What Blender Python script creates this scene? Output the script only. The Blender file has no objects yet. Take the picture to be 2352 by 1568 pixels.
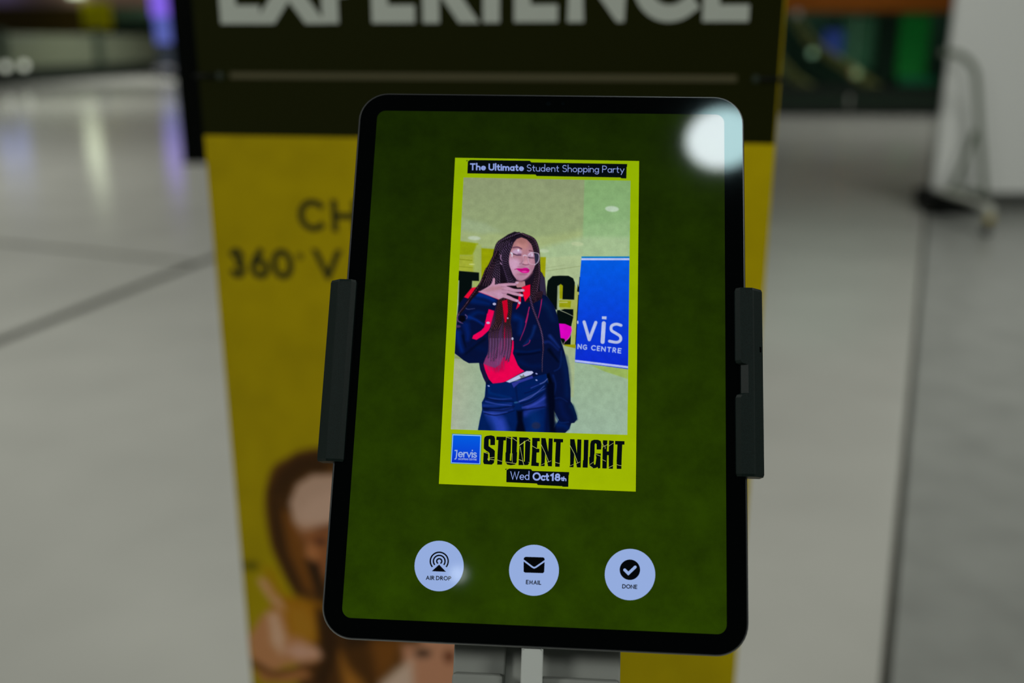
import bpy, bmesh, math, random
import numpy as np
from mathutils import Vector, Matrix
from mathutils.geometry import tessellate_polygon

random.seed(4)
np.random.seed(4)
scn = bpy.context.scene
COL = scn.collection

# ------------------------------------------------------------------ camera
FPX = 2290.0                                    # focal length in pixels of the 2352 x 1568 frame
PITCH = math.atan(FPX / 7591.0)
CAM = Vector((0.0, 0.0, 1.40))
FWD = Vector((0, math.cos(PITCH), -math.sin(PITCH)))
UPV = Vector((0, math.sin(PITCH), math.cos(PITCH)))
RGT = Vector((1, 0, 0))
cd = bpy.data.cameras.new('camera')
cam = bpy.data.objects.new('camera', cd)
COL.objects.link(cam)
cam.location = CAM
cam.rotation_euler = (math.pi / 2 - PITCH, 0, 0)
cd.sensor_width = 36.0
cd.lens = FPX / 2352.0 * 36.0
cd.clip_start, cd.clip_end = 0.01, 300
cd.dof.use_dof = True
cd.dof.focus_distance = 0.437
cd.dof.aperture_fstop = 4.4
scn.camera = cam

# ------------------------------------------------------------------ world, lamps, exposure
scn.view_settings.view_transform = 'Standard'
scn.view_settings.look = 'None'
scn.view_settings.exposure = 0.0
scn.view_settings.gamma = 1.0
scn.view_settings.use_curve_mapping = False
w = bpy.data.worlds.new('dim_mall')
scn.world = w
w.use_nodes = True
w.node_tree.nodes['Background'].inputs[0].default_value = (0.9, 1.0, 0.95, 1)
w.node_tree.nodes['Background'].inputs[1].default_value = 0.016

def area(name, loc, target, size, power, col=(1, 1, 1), shape='DISK'):
    l = bpy.data.lights.new(name, 'AREA')
    l.shape = shape
    l.size = size
    if shape == 'ELLIPSE':
        l.size_y = size * .82
    l.energy = power
    l.color = col
    o = bpy.data.objects.new(name, l)
    COL.objects.link(o)
    o.location = loc
    o.rotation_euler = (Vector(target) - Vector(loc)).to_track_quat('-Z', 'Y').to_euler()
    return o

WARM = (1.0, 1.0, 0.95)
# unseen ceiling lamps, placed to light the banner and near floor
area('unseen_lamp', (-5.0, 1.2, 5.6), (-4.6, 1.6, 0), 1.6, 96, WARM)
area('unseen_lamp', (5.0, 1.2, 5.6), (4.6, 1.6, 0), 1.6, 96, WARM)
area('unseen_lamp', (-4.2, -2.6, 4.6), (0, 1.2, 0.9), 1.5, 82, WARM)
area('unseen_lamp', (4.2, -2.6, 4.6), (0, 1.2, 0.9), 1.5, 88, WARM)
# narrow-beam lamps, unseen, added to set the floor's brightness by distance
for x_, y_, z_, p_, sp_ in ((-3.0, 3.4, 7.0, 20, 76), (3.5, 5.0, 8.0, 45, 80), (-8.5, 10, 13, 430, 78), (-10, 23, 13, 350, 78), (7.0, 16.5, 13, 185, 76),
                            (-12, 38, 13, 620, 80), (10, 31, 13, 620, 80), (-14, 57, 13, 800, 78)):
    l_ = area('unseen_lamp', (x_, y_, z_), (x_, y_ + .3, 0), 1.6, p_, WARM)
    l_.data.spread = math.radians(sp_)

# ------------------------------------------------------------------ helpers
def lin(c):
    out = []
    for v in c:
        v = v / 255.0
        out.append(v / 12.92 if v <= 0.04045 else ((v + 0.055) / 1.055) ** 2.4)
    return tuple(out)

def lin_a(a):
    a = np.clip(a, 0, 255) / 255.0
    return np.where(a <= 0.04045, a / 12.92, ((a + 0.055) / 1.055) ** 2.4)

def ray(x, y):                                  # world direction of a pixel, axial depth 1
    return FWD + RGT * ((x - 1176) / FPX) + UPV * ((784 - y) / FPX)

def at_y(x, y, Y):                              # point of the pixel's sight line at world Y
    r = ray(x, y)
    return CAM + r * (Y / r.y)

def on_floor(x, y):
    r = ray(x, y)
    return CAM + r * (-CAM.z / r.z)

MATS = {}
def mat(name, col, rough=0.5, metal=0.0, emit=None, estr=1.0, spec=0.5, noise=None, bump=None):
    if name in MATS:
        return MATS[name]
    m = bpy.data.materials.new(name)
    m.use_nodes = True
    nt = m.node_tree
    b = nt.nodes['Principled BSDF']
    b.inputs['Base Color'].default_value = (*col, 1)
    b.inputs['Roughness'].default_value = rough
    b.inputs['Metallic'].default_value = metal
    b.inputs['Specular IOR Level'].default_value = spec
    if emit:
        b.inputs['Emission Color'].default_value = (*emit, 1)
        b.inputs['Emission Strength'].default_value = estr
    if noise:                                   # (scale, amount)
        tc = nt.nodes.new('ShaderNodeTexCoord')
        n = nt.nodes.new('ShaderNodeTexNoise')
        n.inputs['Scale'].default_value = noise[0]
        n.inputs['Detail'].default_value = 5
        r = nt.nodes.new('ShaderNodeMapRange')
        r.inputs['From Min'].default_value = 0.3
        r.inputs['From Max'].default_value = 0.7
        r.inputs['To Min'].default_value = 1 - noise[1]
        r.inputs['To Max'].default_value = 1 + noise[1]
        mx = nt.nodes.new('ShaderNodeVectorMath')
        mx.operation = 'SCALE'
        mx.inputs[0].default_value = col
        nt.links.new(tc.outputs['Object'], n.inputs['Vector'])
        nt.links.new(n.outputs['Fac'], r.inputs['Value'])
        nt.links.new(r.outputs['Result'], mx.inputs['Scale'])
        nt.links.new(mx.outputs['Vector'], b.inputs['Base Color'])
    if bump:                                    # (scale, strength, distance)
        tc = nt.nodes.new('ShaderNodeTexCoord')
        n = nt.nodes.new('ShaderNodeTexNoise')
        n.inputs['Scale'].default_value = bump[0]
        n.inputs['Detail'].default_value = 3
        bp = nt.nodes.new('ShaderNodeBump')
        bp.inputs['Strength'].default_value = bump[1]
        bp.inputs['Distance'].default_value = bump[2]
        nt.links.new(tc.outputs['Object'], n.inputs['Vector'])
        nt.links.new(n.outputs['Fac'], bp.inputs['Height'])
        nt.links.new(bp.outputs['Normal'], b.inputs['Normal'])
    MATS[name] = m
    return m

GLASS_TINT = (0.80, 0.97, 1.0, 1)
def screen_mat(name, col, vary=None, span=(0.115, -0.115)):
    """lit pixels behind glossy cover glass; vary = (noise scale, amount, bottom/top brightness ratio)"""
    if name in MATS:
        return MATS[name]
    m = mat(name, (0, 0, 0), 0.04, emit=lin(col))
    nt = m.node_tree
    b = nt.nodes['Principled BSDF']
    b.inputs['Specular IOR Level'].default_value = 0.62
    b.inputs['Specular Tint'].default_value = (0.93, 0.97, 1.0, 1)
    if vary:
        sc, amt, c2 = vary
        tc = nt.nodes.new('ShaderNodeTexCoord')
        n = nt.nodes.new('ShaderNodeTexNoise')
        n.inputs['Scale'].default_value = sc
        n.inputs['Detail'].default_value = 6
        n.inputs['Roughness'].default_value = 0.65
        r = nt.nodes.new('ShaderNodeMapRange')
        r.inputs['From Min'].default_value = 0.3
        r.inputs['From Max'].default_value = 0.7
        r.inputs['To Min'].default_value = 1 - amt
        r.inputs['To Max'].default_value = 1 + amt
        sx = nt.nodes.new('ShaderNodeSeparateXYZ')
        g = nt.nodes.new('ShaderNodeMapRange')      # top-to-bottom fade: viewing-angle falloff painted in, plus the logo's own gradient
        g.inputs['From Min'].default_value = span[0]
        g.inputs['From Max'].default_value = span[1]
        mx = nt.nodes.new('ShaderNodeMix')
        mx.data_type = 'RGBA'
        mx.inputs['A'].default_value = (*lin(col), 1)
        mx.inputs['B'].default_value = (*lin(c2), 1)
        vm = nt.nodes.new('ShaderNodeVectorMath')
        vm.operation = 'SCALE'
        nt.links.new(tc.outputs['Object'], n.inputs['Vector'])
        nt.links.new(n.outputs['Fac'], r.inputs['Value'])
        nt.links.new(tc.outputs['Object'], sx.inputs[0])
        nt.links.new(sx.outputs['Y'], g.inputs['Value'])
        nt.links.new(g.outputs['Result'], mx.inputs['Factor'])
        nt.links.new(mx.outputs['Result'], vm.inputs[0])
        nt.links.new(r.outputs['Result'], vm.inputs['Scale'])
        nt.links.new(vm.outputs['Vector'], b.inputs['Emission Color'])
    return m

def attr_mat(name, emissive, rough):
    m = mat(name, (0, 0, 0), rough)
    nt = m.node_tree
    b = nt.nodes['Principled BSDF']
    a = nt.nodes.new('ShaderNodeAttribute')
    a.attribute_name = 'Col'
    if emissive:
        b.inputs['Emission Strength'].default_value = 1
        b.inputs['Specular IOR Level'].default_value = 0.62
        nt.links.new(a.outputs['Color'], b.inputs['Emission Color'])
    else:
        nt.links.new(a.outputs['Color'], b.inputs['Base Color'])
    return m

def put(name, bm, mats, parent=None, smooth=False, loc=None):
    me = bpy.data.meshes.new(name)
    bm.normal_update()
    bm.to_mesh(me)
    bm.free()
    for m in (mats if isinstance(mats, (list, tuple)) else [mats]):
        me.materials.append(m)
    if smooth:
        for p in me.polygons:
            p.use_smooth = True
    o = bpy.data.objects.new(name, me)
    COL.objects.link(o)
    if parent:
        o.parent = parent
    if loc is not None:
        o.location = loc
    return o

def tag(o, label, cat, group=None):
    o['label'] = label
    o['category'] = cat
    if group:
        o['group'] = group
    return o

def thing(name, label, cat, loc=(0, 0, 0), rot=(0, 0, 0), matrix=None, group=None):
    o = bpy.data.objects.new(name, None)
    o.empty_display_size = 0.05
    COL.objects.link(o)
    if matrix is not None:
        o.matrix_world = matrix
    else:
        o.location = loc
        o.rotation_euler = rot
    return tag(o, label, cat, group)

def box(bm, x0, x1, y0, y1, z0, z1, bev=0.0, mi=0):
    vs = [bm.verts.new(p) for p in ((x0, y0, z0), (x1, y0, z0), (x1, y1, z0), (x0, y1, z0),
                                    (x0, y0, z1), (x1, y0, z1), (x1, y1, z1), (x0, y1, z1))]
    fs = [bm.faces.new([vs[i] for i in f]) for f in
          ((3, 2, 1, 0), (4, 5, 6, 7), (0, 1, 5, 4), (1, 2, 6, 5), (2, 3, 7, 6), (3, 0, 4, 7))]
    for f in fs:
        f.material_index = mi
    if bev:
        es = list({e for f in fs for e in f.edges})
        bmesh.ops.bevel(bm, geom=es, offset=bev, segments=2, affect='EDGES', profile=0.5)
    return bm

def hexa(bm, lo, hi):
    """solid between two matching rings of points"""
    a = [bm.verts.new(p) for p in lo]
    b = [bm.verts.new(p) for p in hi]
    n = len(a)
    bm.faces.new(list(reversed(a)))
    bm.faces.new(b)
    for i in range(n):
        bm.faces.new((a[i], a[(i + 1) % n], b[(i + 1) % n], b[i]))
    return bm

def prism(bm, pts, z0, z1):
    return hexa(bm, [(x, y, z0) for x, y in pts], [(x, y, z1) for x, y in pts])

def rrect(x0, x1, y0, y1, r, n=8):
    out = []
    for cx, cy, a0 in ((x1 - r, y1 - r, 0), (x0 + r, y1 - r, 90), (x0 + r, y0 + r, 180), (x1 - r, y0 + r, 270)):
        for i in range(n + 1):
            a = math.radians(a0 + 90 * i / n)
            out.append((cx + r * math.cos(a), cy + r * math.sin(a)))
    return out

def tube(bm, pts, r, n=10, cap=True):
    pts = [Vector(p) for p in pts]
    rings = []
    up = None
    for i, p in enumerate(pts):
        t = (pts[min(i + 1, len(pts) - 1)] - pts[max(i - 1, 0)]).normalized()
        if up is None:
            up = t.orthogonal().normalized()
        up = (up - t * up.dot(t)).normalized()
        s = t.cross(up)
        rr = r[i] if isinstance(r, (list, tuple)) else r
        rings.append([bm.verts.new(p + (up * math.cos(2 * math.pi * k / n) + s * math.sin(2 * math.pi * k / n)) * rr)
                      for k in range(n)])
    for a, b in zip(rings, rings[1:]):
        for k in range(n):
            f = bm.faces.new((a[k], a[(k + 1) % n], b[(k + 1) % n], b[k]))
            f.smooth = True
    if cap:
        bm.faces.new(list(reversed(rings[0])))
        bm.faces.new(rings[-1])
    return bm

def lathe(bm, prof, c=(0, 0), n=24):
    rings = [[bm.verts.new((c[0] + r * math.cos(2 * math.pi * k / n), c[1] + r * math.sin(2 * math.pi * k / n), z))
              for k in range(n)] for r, z in prof]
    for a, b in zip(rings, rings[1:]):
        for k in range(n):
            bm.faces.new((a[k], a[(k + 1) % n], b[(k + 1) % n], b[k]))
    bm.faces.new(list(reversed(rings[0])))
    bm.faces.new(rings[-1])
    return bm

def catmull(pts, n=8, closed=False):
    P = [np.array(p, float) for p in pts]
    out = []
    m = len(P)
    rng = range(m) if closed else range(m - 1)
    for i in rng:
        if closed:
            p0, p1, p2, p3 = P[i - 1], P[i], P[(i + 1) % m], P[(i + 2) % m]
        else:
            p0, p1, p2, p3 = P[max(i - 1, 0)], P[i], P[i + 1], P[min(i + 2, m - 1)]
        for k in range(n):
            t = k / n
            out.append(0.5 * ((2 * p1) + (p2 - p0) * t + (2 * p0 - 5 * p1 + 4 * p2 - p3) * t * t
                              + (3 * p1 - p0 - 3 * p2 + p3) * t ** 3))
    if not closed:
        out.append(P[-1])
    return [tuple(p) for p in out]

def smooth_path(pts, n=8):
    return [tuple(p) for p in catmull(pts, n)]

# ------------------------------------------------------------------ flat print: polygons, ribbons, lettering
def flat_poly(bm, pts, z, mi=0):
    vs = [bm.verts.new((x, y, z)) for x, y in pts]
    for t in tessellate_polygon([[Vector((x, y, 0)) for x, y in pts]]):
        try:
            f = bm.faces.new([vs[i] for i in t])
        except ValueError:
            continue
        f.normal_update()
        if f.normal.z < 0:
            f.normal_flip()
        f.material_index = mi

def ribbon_px(pts, wd, caps='square', ext=.5):
    """outline quads of a stroke, in the plane of pts"""
    P = [np.array(p, float) for p in pts]
    Q = [P[0]]
    for p in P[1:]:
        if np.linalg.norm(p - Q[-1]) > 1e-6:
            Q.append(p)
    closed = len(Q) > 3 and np.linalg.norm(Q[0] - Q[-1]) < 1e-4
    if closed:
        Q = Q[:-1]
    n = len(Q)
    if n < 2:
        return []
    if not closed and caps == 'square':
        d = Q[0] - Q[1]
        Q[0] = Q[0] + d / np.linalg.norm(d) * wd * (ext[0] if isinstance(ext, tuple) else ext)
        d = Q[-1] - Q[-2]
        Q[-1] = Q[-1] + d / np.linalg.norm(d) * wd * (ext[1] if isinstance(ext, tuple) else ext)
    L, R = [], []
    for i in range(n):
        a = Q[i - 1] if (i > 0 or closed) else None
        b = Q[(i + 1) % n] if (i < n - 1 or closed) else None
        ds = []
        if a is not None:
            d = Q[i] - a
            ds.append(d / np.linalg.norm(d))
        if b is not None:
            d = b - Q[i]
            ds.append(d / np.linalg.norm(d))
        t = sum(ds)
        nt_ = np.linalg.norm(t)
        t = ds[0] if nt_ < 1e-6 else t / nt_
        nv = np.array((-t[1], t[0]))
        c = abs(t.dot(ds[0]))
        k = wd / 2 / max(c, 0.45)
        L.append(Q[i] + nv * k)
        R.append(Q[i] - nv * k)
    qs = []
    for i in range(n if closed else n - 1):
        j = (i + 1) % n
        qs.append((L[i], R[i], R[j], L[j]))
    return qs

def arc(cx, cy, rx, ry, a0, a1, n=14):
    return [(cx + rx * math.cos(math.radians(a0 + (a1 - a0) * i / n)),
             cy + ry * math.sin(math.radians(a0 + (a1 - a0) * i / n))) for i in range(n + 1)]

X = 0.59
GL = {
 'A': (.82, [[(.02, 0), (.41, 1), (.8, 0)], [(.17, .32), (.65, .32)]]),
 'C': (.80, [arc(.48, .5, .46, .5, 48, 312, 24)]),
 'D': (.78, [[(0, 0), (0, 1), (.28, 1)] + arc(.28, .5, .48, .5, 90, -90, 16) + [(0, 0)]]),
 'E': (.54, [[(.52, 1), (0, 1), (0, 0), (.52, 0)], [(0, .5), (.46, .5)]]),
 'G': (.88, [arc(.48, .5, .47, .5, 50, 300, 22) + [(.86, .12), (.86, .47), (.55, .47)]]),
 'H': (.72, [[(0, 0), (0, 1)], [(.7, 0), (.7, 1)], [(0, .5), (.7, .5)]]),
 'I': (.0, [[(0, 0), (0, 1)]]),
 'L': (.48, [[(0, 1), (0, 0), (.46, 0)]]),
 'M': (.9, [[(.02, 0), (.1, 1), (.45, .18), (.8, 1), (.88, 0)]]),
 'N': (.74, [[(0, 0), (0, 1), (.72, 0), (.72, 1)]]),
 'O': (.96, [arc(.48, .5, .48, .5, 0, 360, 32)]),
 'P': (.56, [[(0, 0), (0, 1), (.28, 1)] + arc(.28, .73, .27, .27, 90, -90, 12) + [(0, .46)]]),
 'R': (.60, [[(0, 0), (0, 1), (.28, 1)] + arc(.28, .73, .27, .27, 90, -90, 12) + [(0, .46)], [(.26, .46), (.58, 0)]]),
 'S': (.56, [arc(.28, .75, .25, .25, 40, 270, 14)[:-1] + arc(.28, .25, .28, .25, 90, -145, 14)]),
 'T': (.64, [[(0, 1), (.62, 1)], [(.31, 1), (.31, 0)]]),
 'U': (.70, [[(0, 1), (0, .34)] + arc(.34, .34, .34, .34, 180, 360, 14) + [(.68, 1)]]),
 'V': (.74, [[(0, 1), (.37, 0), (.74, 1)]]),
 'W': (1.1, [[(0, 1), (.28, 0), (.55, .98), (.82, 0), (1.1, 1)]]),
 'X': (.74, [[(0, 0), (.74, 1)], [(0, 1), (.74, 0)]]),
 'a': (.52, [arc(.25, X / 2, .25, X / 2, 0, 360, 20), [(.51, X), (.51, 0)]]),
 'c': (.46, [arc(.27, X / 2, .27, X / 2, 48, 312, 18)]),
 'd': (.52, [arc(.25, X / 2, .25, X / 2, 0, 360, 20), [(.51, 1.08), (.51, 0)]]),
 'e': (.54, [[(.02, X / 2), (.53, X / 2)] + arc(.27, X / 2, .27, X / 2, 0, 310, 20)]),
 'g': (.52, [arc(.25, X / 2, .25, X / 2, 0, 360, 20), [(.51, X), (.51, -.08)] + arc(.26, -.08, .25, .22, 0, -150, 10)]),
 'h': (.48, [[(0, 1.08), (0, 0)], [(0, .34)] + arc(.24, X - .24, .24, .24, 170, 0, 10) + [(.48, 0)]]),
 'i': (.0, [[(0, 0), (0, X)], [(0, .88), (0, .90)]]),
 'l': (.0, [[(0, 0), (0, 1.08)]]),
 'm': (.86, [[(0, X), (0, 0)], [(0, .34)] + arc(.215, X - .22, .215, .22, 170, 0, 10) + [(.43, 0)],
             [(.43, .34)] + arc(.645, X - .22, .215, .22, 170, 0, 10) + [(.86, 0)]]),
 'n': (.48, [[(0, X), (0, 0)], [(0, .34)] + arc(.24, X - .24, .24, .24, 170, 0, 10) + [(.48, 0)]]),
 'o': (.56, [arc(.28, X / 2, .28, X / 2, 0, 360, 22)]),
 'p': (.52, [arc(.27, X / 2, .25, X / 2, 0, 360, 20), [(0, X), (0, -.32)]]),
 'r': (.28, [[(0, X), (0, 0)], [(0, .36)] + arc(.26, X - .24, .26, .24, 165, 80, 8)]),
 's': (.40, [arc(.2, X * .76, .17, X * .24, 30, 270, 10)[:-1] + arc(.2, X * .26, .2, X * .26, 90, -150, 10)]),
 't': (.32, [[(.13, .86), (.13, .16)] + arc(.27, .16, .14, .16, 180, 285, 6), [(0, X), (.30, X)]]),
 'u': (.48, [[(0, X), (0, .24)] + arc(.24, .24, .24, .24, 180, 350, 10), [(.48, X), (.48, 0)]]),
 'v': (.52, [[(0, X), (.26, 0), (.52, X)]]),
 'y': (.52, [[(0, X), (.26, .02)], [(.52, X), (.14, -.32)]]),
 '0': (.62, [arc(.31, .5, .31, .5, 0, 360, 28)]),
 '1': (.24, [[(.24, 0), (.24, 1), (.02, .80)]]),
 '3': (.52, [arc(.25, .75, .23, .25, 150, -75, 14) + arc(.25, .27, .27, .27, 80, -150, 14)]),
 '6': (.58, [arc(.29, .31, .29, .31, 0, 360, 22), [(.02, .40), (.12, .68), (.36, 1)]]),
 '8': (.52, [arc(.26, .76, .21, .24, 0, 360, 18), arc(.26, .27, .26, .27, 0, 360, 18)]),
}

def glyph_strokes(s, p0, p1, cap, wd, gap=.2, space=.34):
    """strokes of a line of lettering whose baseline runs p0 -> p1 (image axes: y down)"""
    adv, x = [], 0.0
    for ch in s:
        if ch == ' ':
            x += space
            adv.append(None)
            continue
        adv.append(x)
        x += GL[ch][0] + gap
    W = x - gap
    d = np.array(p1, float) - np.array(p0, float)
    Lg = np.linalg.norm(d)
    ex = d / Lg
    up = np.array((ex[1], -ex[0]))
    kx = (Lg - wd) / max(W, 1e-6)
    out = []
    for ch, a in zip(s, adv):
        if a is None:
            continue
        for st in GL[ch][1]:
            out.append([np.array(p0) + ex * (wd / 2 + (a + u) * kx) + up * (wd / 2 + v * (cap - wd)) for u, v in st])
    return out

def clip_band(q, p0, up, lo, hi):
    for sgn, lim in ((1, lo), (-1, -hi)):
        out = []
        for i in range(len(q)):
            a, b = np.array(q[i]), np.array(q[(i + 1) % len(q)])
            da, db = sgn * (a - p0).dot(up) - lim, sgn * (b - p0).dot(up) - lim
            if da >= 0:
                out.append(a)
            if (da > 0) != (db > 0):
                out.append(a + (b - a) * (da / (da - db)))
        q = out
        if len(q) < 3:
            return None
    return q

def glyph_polys(s, p0, p1, cap, wd, gap=.2, space=.34):
    """outlines of a line of lettering; slanted strokes are cut flush at baseline and cap line"""
    d = np.array(p1, float) - np.array(p0, float)
    d = d / np.linalg.norm(d)
    up = np.array((d[1], -d[0]))
    out = []
    seq = [c for c in s if c != ' ' for _ in GL[c][1]]
    for ch, st in zip(seq, glyph_strokes(s, p0, p1, cap, wd, gap, space)):
        slant = ch in 'AMNRVWX'
        ext = []
        for a, b in ((st[0], st[1]), (st[-1], st[-2])):
            v = (a - b) / np.linalg.norm(a - b)
            ext.append(1.3 if slant and min(abs(v.dot(d)), abs(v.dot(up))) > .12 else .5)
        for q in ribbon_px(st, wd, 'square', tuple(ext)):
            if slant:
                q = clip_band(q, np.array(p0, float), up, 0.0, cap)
            if q is not None:
                out.append(q)
    return out

class Canvas:
    """a picture made of vertex colours: painted in numpy, later a flat grid of quads"""
    def __init__(self, x0, y0, x1, y1, step, bg):
        self.xs = np.arange(x0, x1 + step * .5, step)
        self.ys = np.arange(y0, y1 + step * .5, step)
        self.X, self.Y = np.meshgrid(self.xs, self.ys)
        self.step = step
        self.c = np.zeros(self.X.shape + (3,)) + np.array(bg, float)
    def _win(self, pts, pad):
        p = np.array(pts)
        i0 = max(np.searchsorted(self.xs, p[:, 0].min() - pad) - 1, 0)
        i1 = min(np.searchsorted(self.xs, p[:, 0].max() + pad) + 1, len(self.xs))
        j0 = max(np.searchsorted(self.ys, p[:, 1].min() - pad) - 1, 0)
        j1 = min(np.searchsorted(self.ys, p[:, 1].max() + pad) + 1, len(self.ys))
        return (slice(j0, j1), slice(i0, i1)) if i1 > i0 and j1 > j0 else None
    def _dist(self, w, pts, closed):
        X, Y = self.X[w], self.Y[w]
        best = np.full(X.shape, 1e9)
        tt = np.zeros(X.shape)
        side = np.zeros(X.shape)
        acc = 0.0
        n = len(pts)
        for i in range(n if closed else n - 1):
            (ax, ay), (bx, by) = pts[i], pts[(i + 1) % n]
            dx, dy = bx - ax, by - ay
            l2 = dx * dx + dy * dy
            if l2 < 1e-9:
                continue
            l = math.sqrt(l2)
            t = np.clip(((X - ax) * dx + (Y - ay) * dy) / l2, 0, 1)
            ex, ey = X - ax - t * dx, Y - ay - t * dy
            d = np.hypot(ex, ey)
            m = d < best
            best = np.where(m, d, best)
            tt = np.where(m, acc + t * l, tt)
            side = np.where(m, (dx * ey - dy * ex) / l, side)
            acc += l
        return best, tt, side, acc
    def _mix(self, w, a, col):
        if callable(col):
            col = col(self.X[w], self.Y[w])
        else:
            col = np.array(col, float)
        self.c[w] = self.c[w] * (1 - a[..., None]) + col * a[..., None]
    def poly(self, pts, col, soft=.8, alpha=1.0, smooth=False):
        if smooth:
            pts = catmull(pts, 6, True)
        w = self._win(pts, soft * 2)
        if w is None:
            return
        X, Y = self.X[w], self.Y[w]
        ins = np.zeros(X.shape, bool)
        n = len(pts)
        for i in range(n):
            (ax, ay), (bx, by) = pts[i], pts[(i + 1) % n]
            if ay == by:
                continue
            c = ((ay > Y) != (by > Y)) & (X < (bx - ax) * (Y - ay) / (by - ay) + ax)
            ins ^= c
        d = self._dist(w, pts, True)[0]
        s = np.where(ins, d, -d)
        a = np.clip(s / (2 * soft) + .5, 0, 1)
        self._mix(w, a * a * (3 - 2 * a) * alpha, col)
    def ell(self, x, y, rx, ry, col, soft=.8, alpha=1.0, rot=0):
        c, s = math.cos(math.radians(rot)), math.sin(math.radians(rot))
        self.poly([(x + rx * math.cos(t) * c - ry * math.sin(t) * s, y + rx * math.cos(t) * s + ry * math.sin(t) * c)
                   for t in np.linspace(0, 2 * math.pi, 28)[:-1]], col, soft, alpha)
    def stroke(self, pts, w0, col, w1=None, soft=.7, alpha=1.0, smooth=True):
        if smooth and len(pts) > 2:
            pts = catmull(pts, 6)
        w1 = w0 if w1 is None else w1
        win = self._win(pts, max(w0, w1) + soft * 2)
        if win is None:
            return
        d, t, s, L = self._dist(win, pts, False)
        r = (w0 + (w1 - w0) * t / L) / 2
        a = np.clip((r - d) / (2 * soft) + .5, 0, 1)
        self._mix(win, a * alpha, col)
    def braid(self, pts, w0, w1, dark, light, period=5.0, tip=None, alpha=1.0):
        pts = catmull(pts, 6)
        win = self._win(pts, w0 + 3)
        if win is None:
            return
        d, t, s, L = self._dist(win, pts, False)
        f = t / L
        r = (w0 + (w1 - w0) * f) / 2
        a = np.clip((r - d) / 1.2 + .5, 0, 1) * alpha
        q = s / np.maximum(r, .3)
        ph_ = random.random()
        band = np.clip(np.sin(2 * np.pi * (t / period + q * .75 + ph_ + .25 * np.sin(t / 11 + ph_ * 9))) * 1.7 - .6, 0, 1) * np.clip(1.3 - q * q, 0, 1)
        edge = np.clip(1 - q * q * .75, .2, 1)
        D, Lt = np.array(dark, float), np.array(light, float)
        if tip is not None:
            k = np.clip((f - .35) / .5, 0, 1)[..., None]
            Dd = D * (1 - k) + np.array(tip, float) * .55 * k
            Ll = Lt * (1 - k) + np.array(tip, float) * 1.1 * k
        else:
            Dd, Ll = D, Lt
        col = (Dd * (1 - band[..., None]) + Ll * band[..., None]) * edge[..., None]
        self.c[win] = self.c[win] * (1 - a[..., None]) + col * a[..., None]
    def text(self, s, p0, p1, cap, wd, col, gap=.2):
        for st in glyph_strokes(s, p0, p1, cap, wd, gap):
            self.stroke([tuple(p) for p in st], wd, col, soft=.5, smooth=False)
    def noise(self, cell, amt):
        ny, nx = self.X.shape
        k = max(int(cell / self.step), 1)
        g = np.random.rand(ny // k + 3, nx // k + 3) - .5
        jy, jx = np.arange(ny) / k, np.arange(nx) / k
        iy, ix = jy.astype(int), jx.astype(int)
        fy, fx = (jy - iy)[:, None], (jx - ix)[None, :]
        v = (g[iy][:, ix] * (1 - fy) * (1 - fx) + g[iy + 1][:, ix] * fy * (1 - fx)
             + g[iy][:, ix + 1] * (1 - fy) * fx + g[iy + 1][:, ix + 1] * fy * fx)
        self.c *= (1 + v * 2 * amt)[..., None]

def grid_obj(name, canvas, to_local, z, material, parent, gain=1.0):
    ny, nx = canvas.X.shape
    P = to_local(canvas.X, canvas.Y)                # arrays of local x, y, (z)
    co = np.stack(P, -1).reshape(-1, 3).astype(np.float32)
    me = bpy.data.meshes.new(name)
    nv, nf = nx * ny, (nx - 1) * (ny - 1)
    me.vertices.add(nv)
    me.vertices.foreach_set('co', co.ravel())
    i = np.arange(nv).reshape(ny, nx)
    q = np.stack([i[:-1, :-1], i[1:, :-1], i[1:, 1:], i[:-1, 1:]], -1).reshape(-1, 4).astype(np.int32)
    me.loops.add(nf * 4)
    me.loops.foreach_set('vertex_index', q.ravel())
    me.polygons.add(nf)
    me.polygons.foreach_set('loop_start', np.arange(0, nf * 4, 4, dtype=np.int32))
    me.update(calc_edges=True)
    at = me.color_attributes.new('Col', 'FLOAT_COLOR', 'POINT')
    rgba = np.ones((nv, 4), np.float32)
    rgba[:, :3] = lin_a(canvas.c).reshape(-1, 3) * gain
    at.data.foreach_set('color', rgba.ravel())
    me.materials.append(material)
    o = bpy.data.objects.new(name, me)
    COL.objects.link(o)
    o.parent = parent
    return o

# ------------------------------------------------------------------ floor: terrazzo slabs with dark recessed joints
M_JOINT = mat('dark_joint', lin((62, 62, 52)), 0.4)
M_SLAB = mat('pale_terrazzo', lin((196, 197, 188)), 0.13, noise=(1.7, 0.06), spec=0.5)
M_SLAB2 = mat('grey_flooring', lin((152, 155, 149)), 0.3, noise=(5.0, 0.12), spec=0.3)

def clip(poly, p, n):                            # keep the side n points to
    out = []
    for i in range(len(poly)):
        a, b = Vector(poly[i]), Vector(poly[(i + 1) % len(poly)])
        da, db = (a - p).dot(n), (b - p).dot(n)
        if da >= 0:
            out.append(tuple(a))
        if (da > 0) != (db > 0) and abs(da - db) > 1e-9:
            out.append(tuple(a + (b - a) * (da / (da - db))))
    return out

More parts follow.
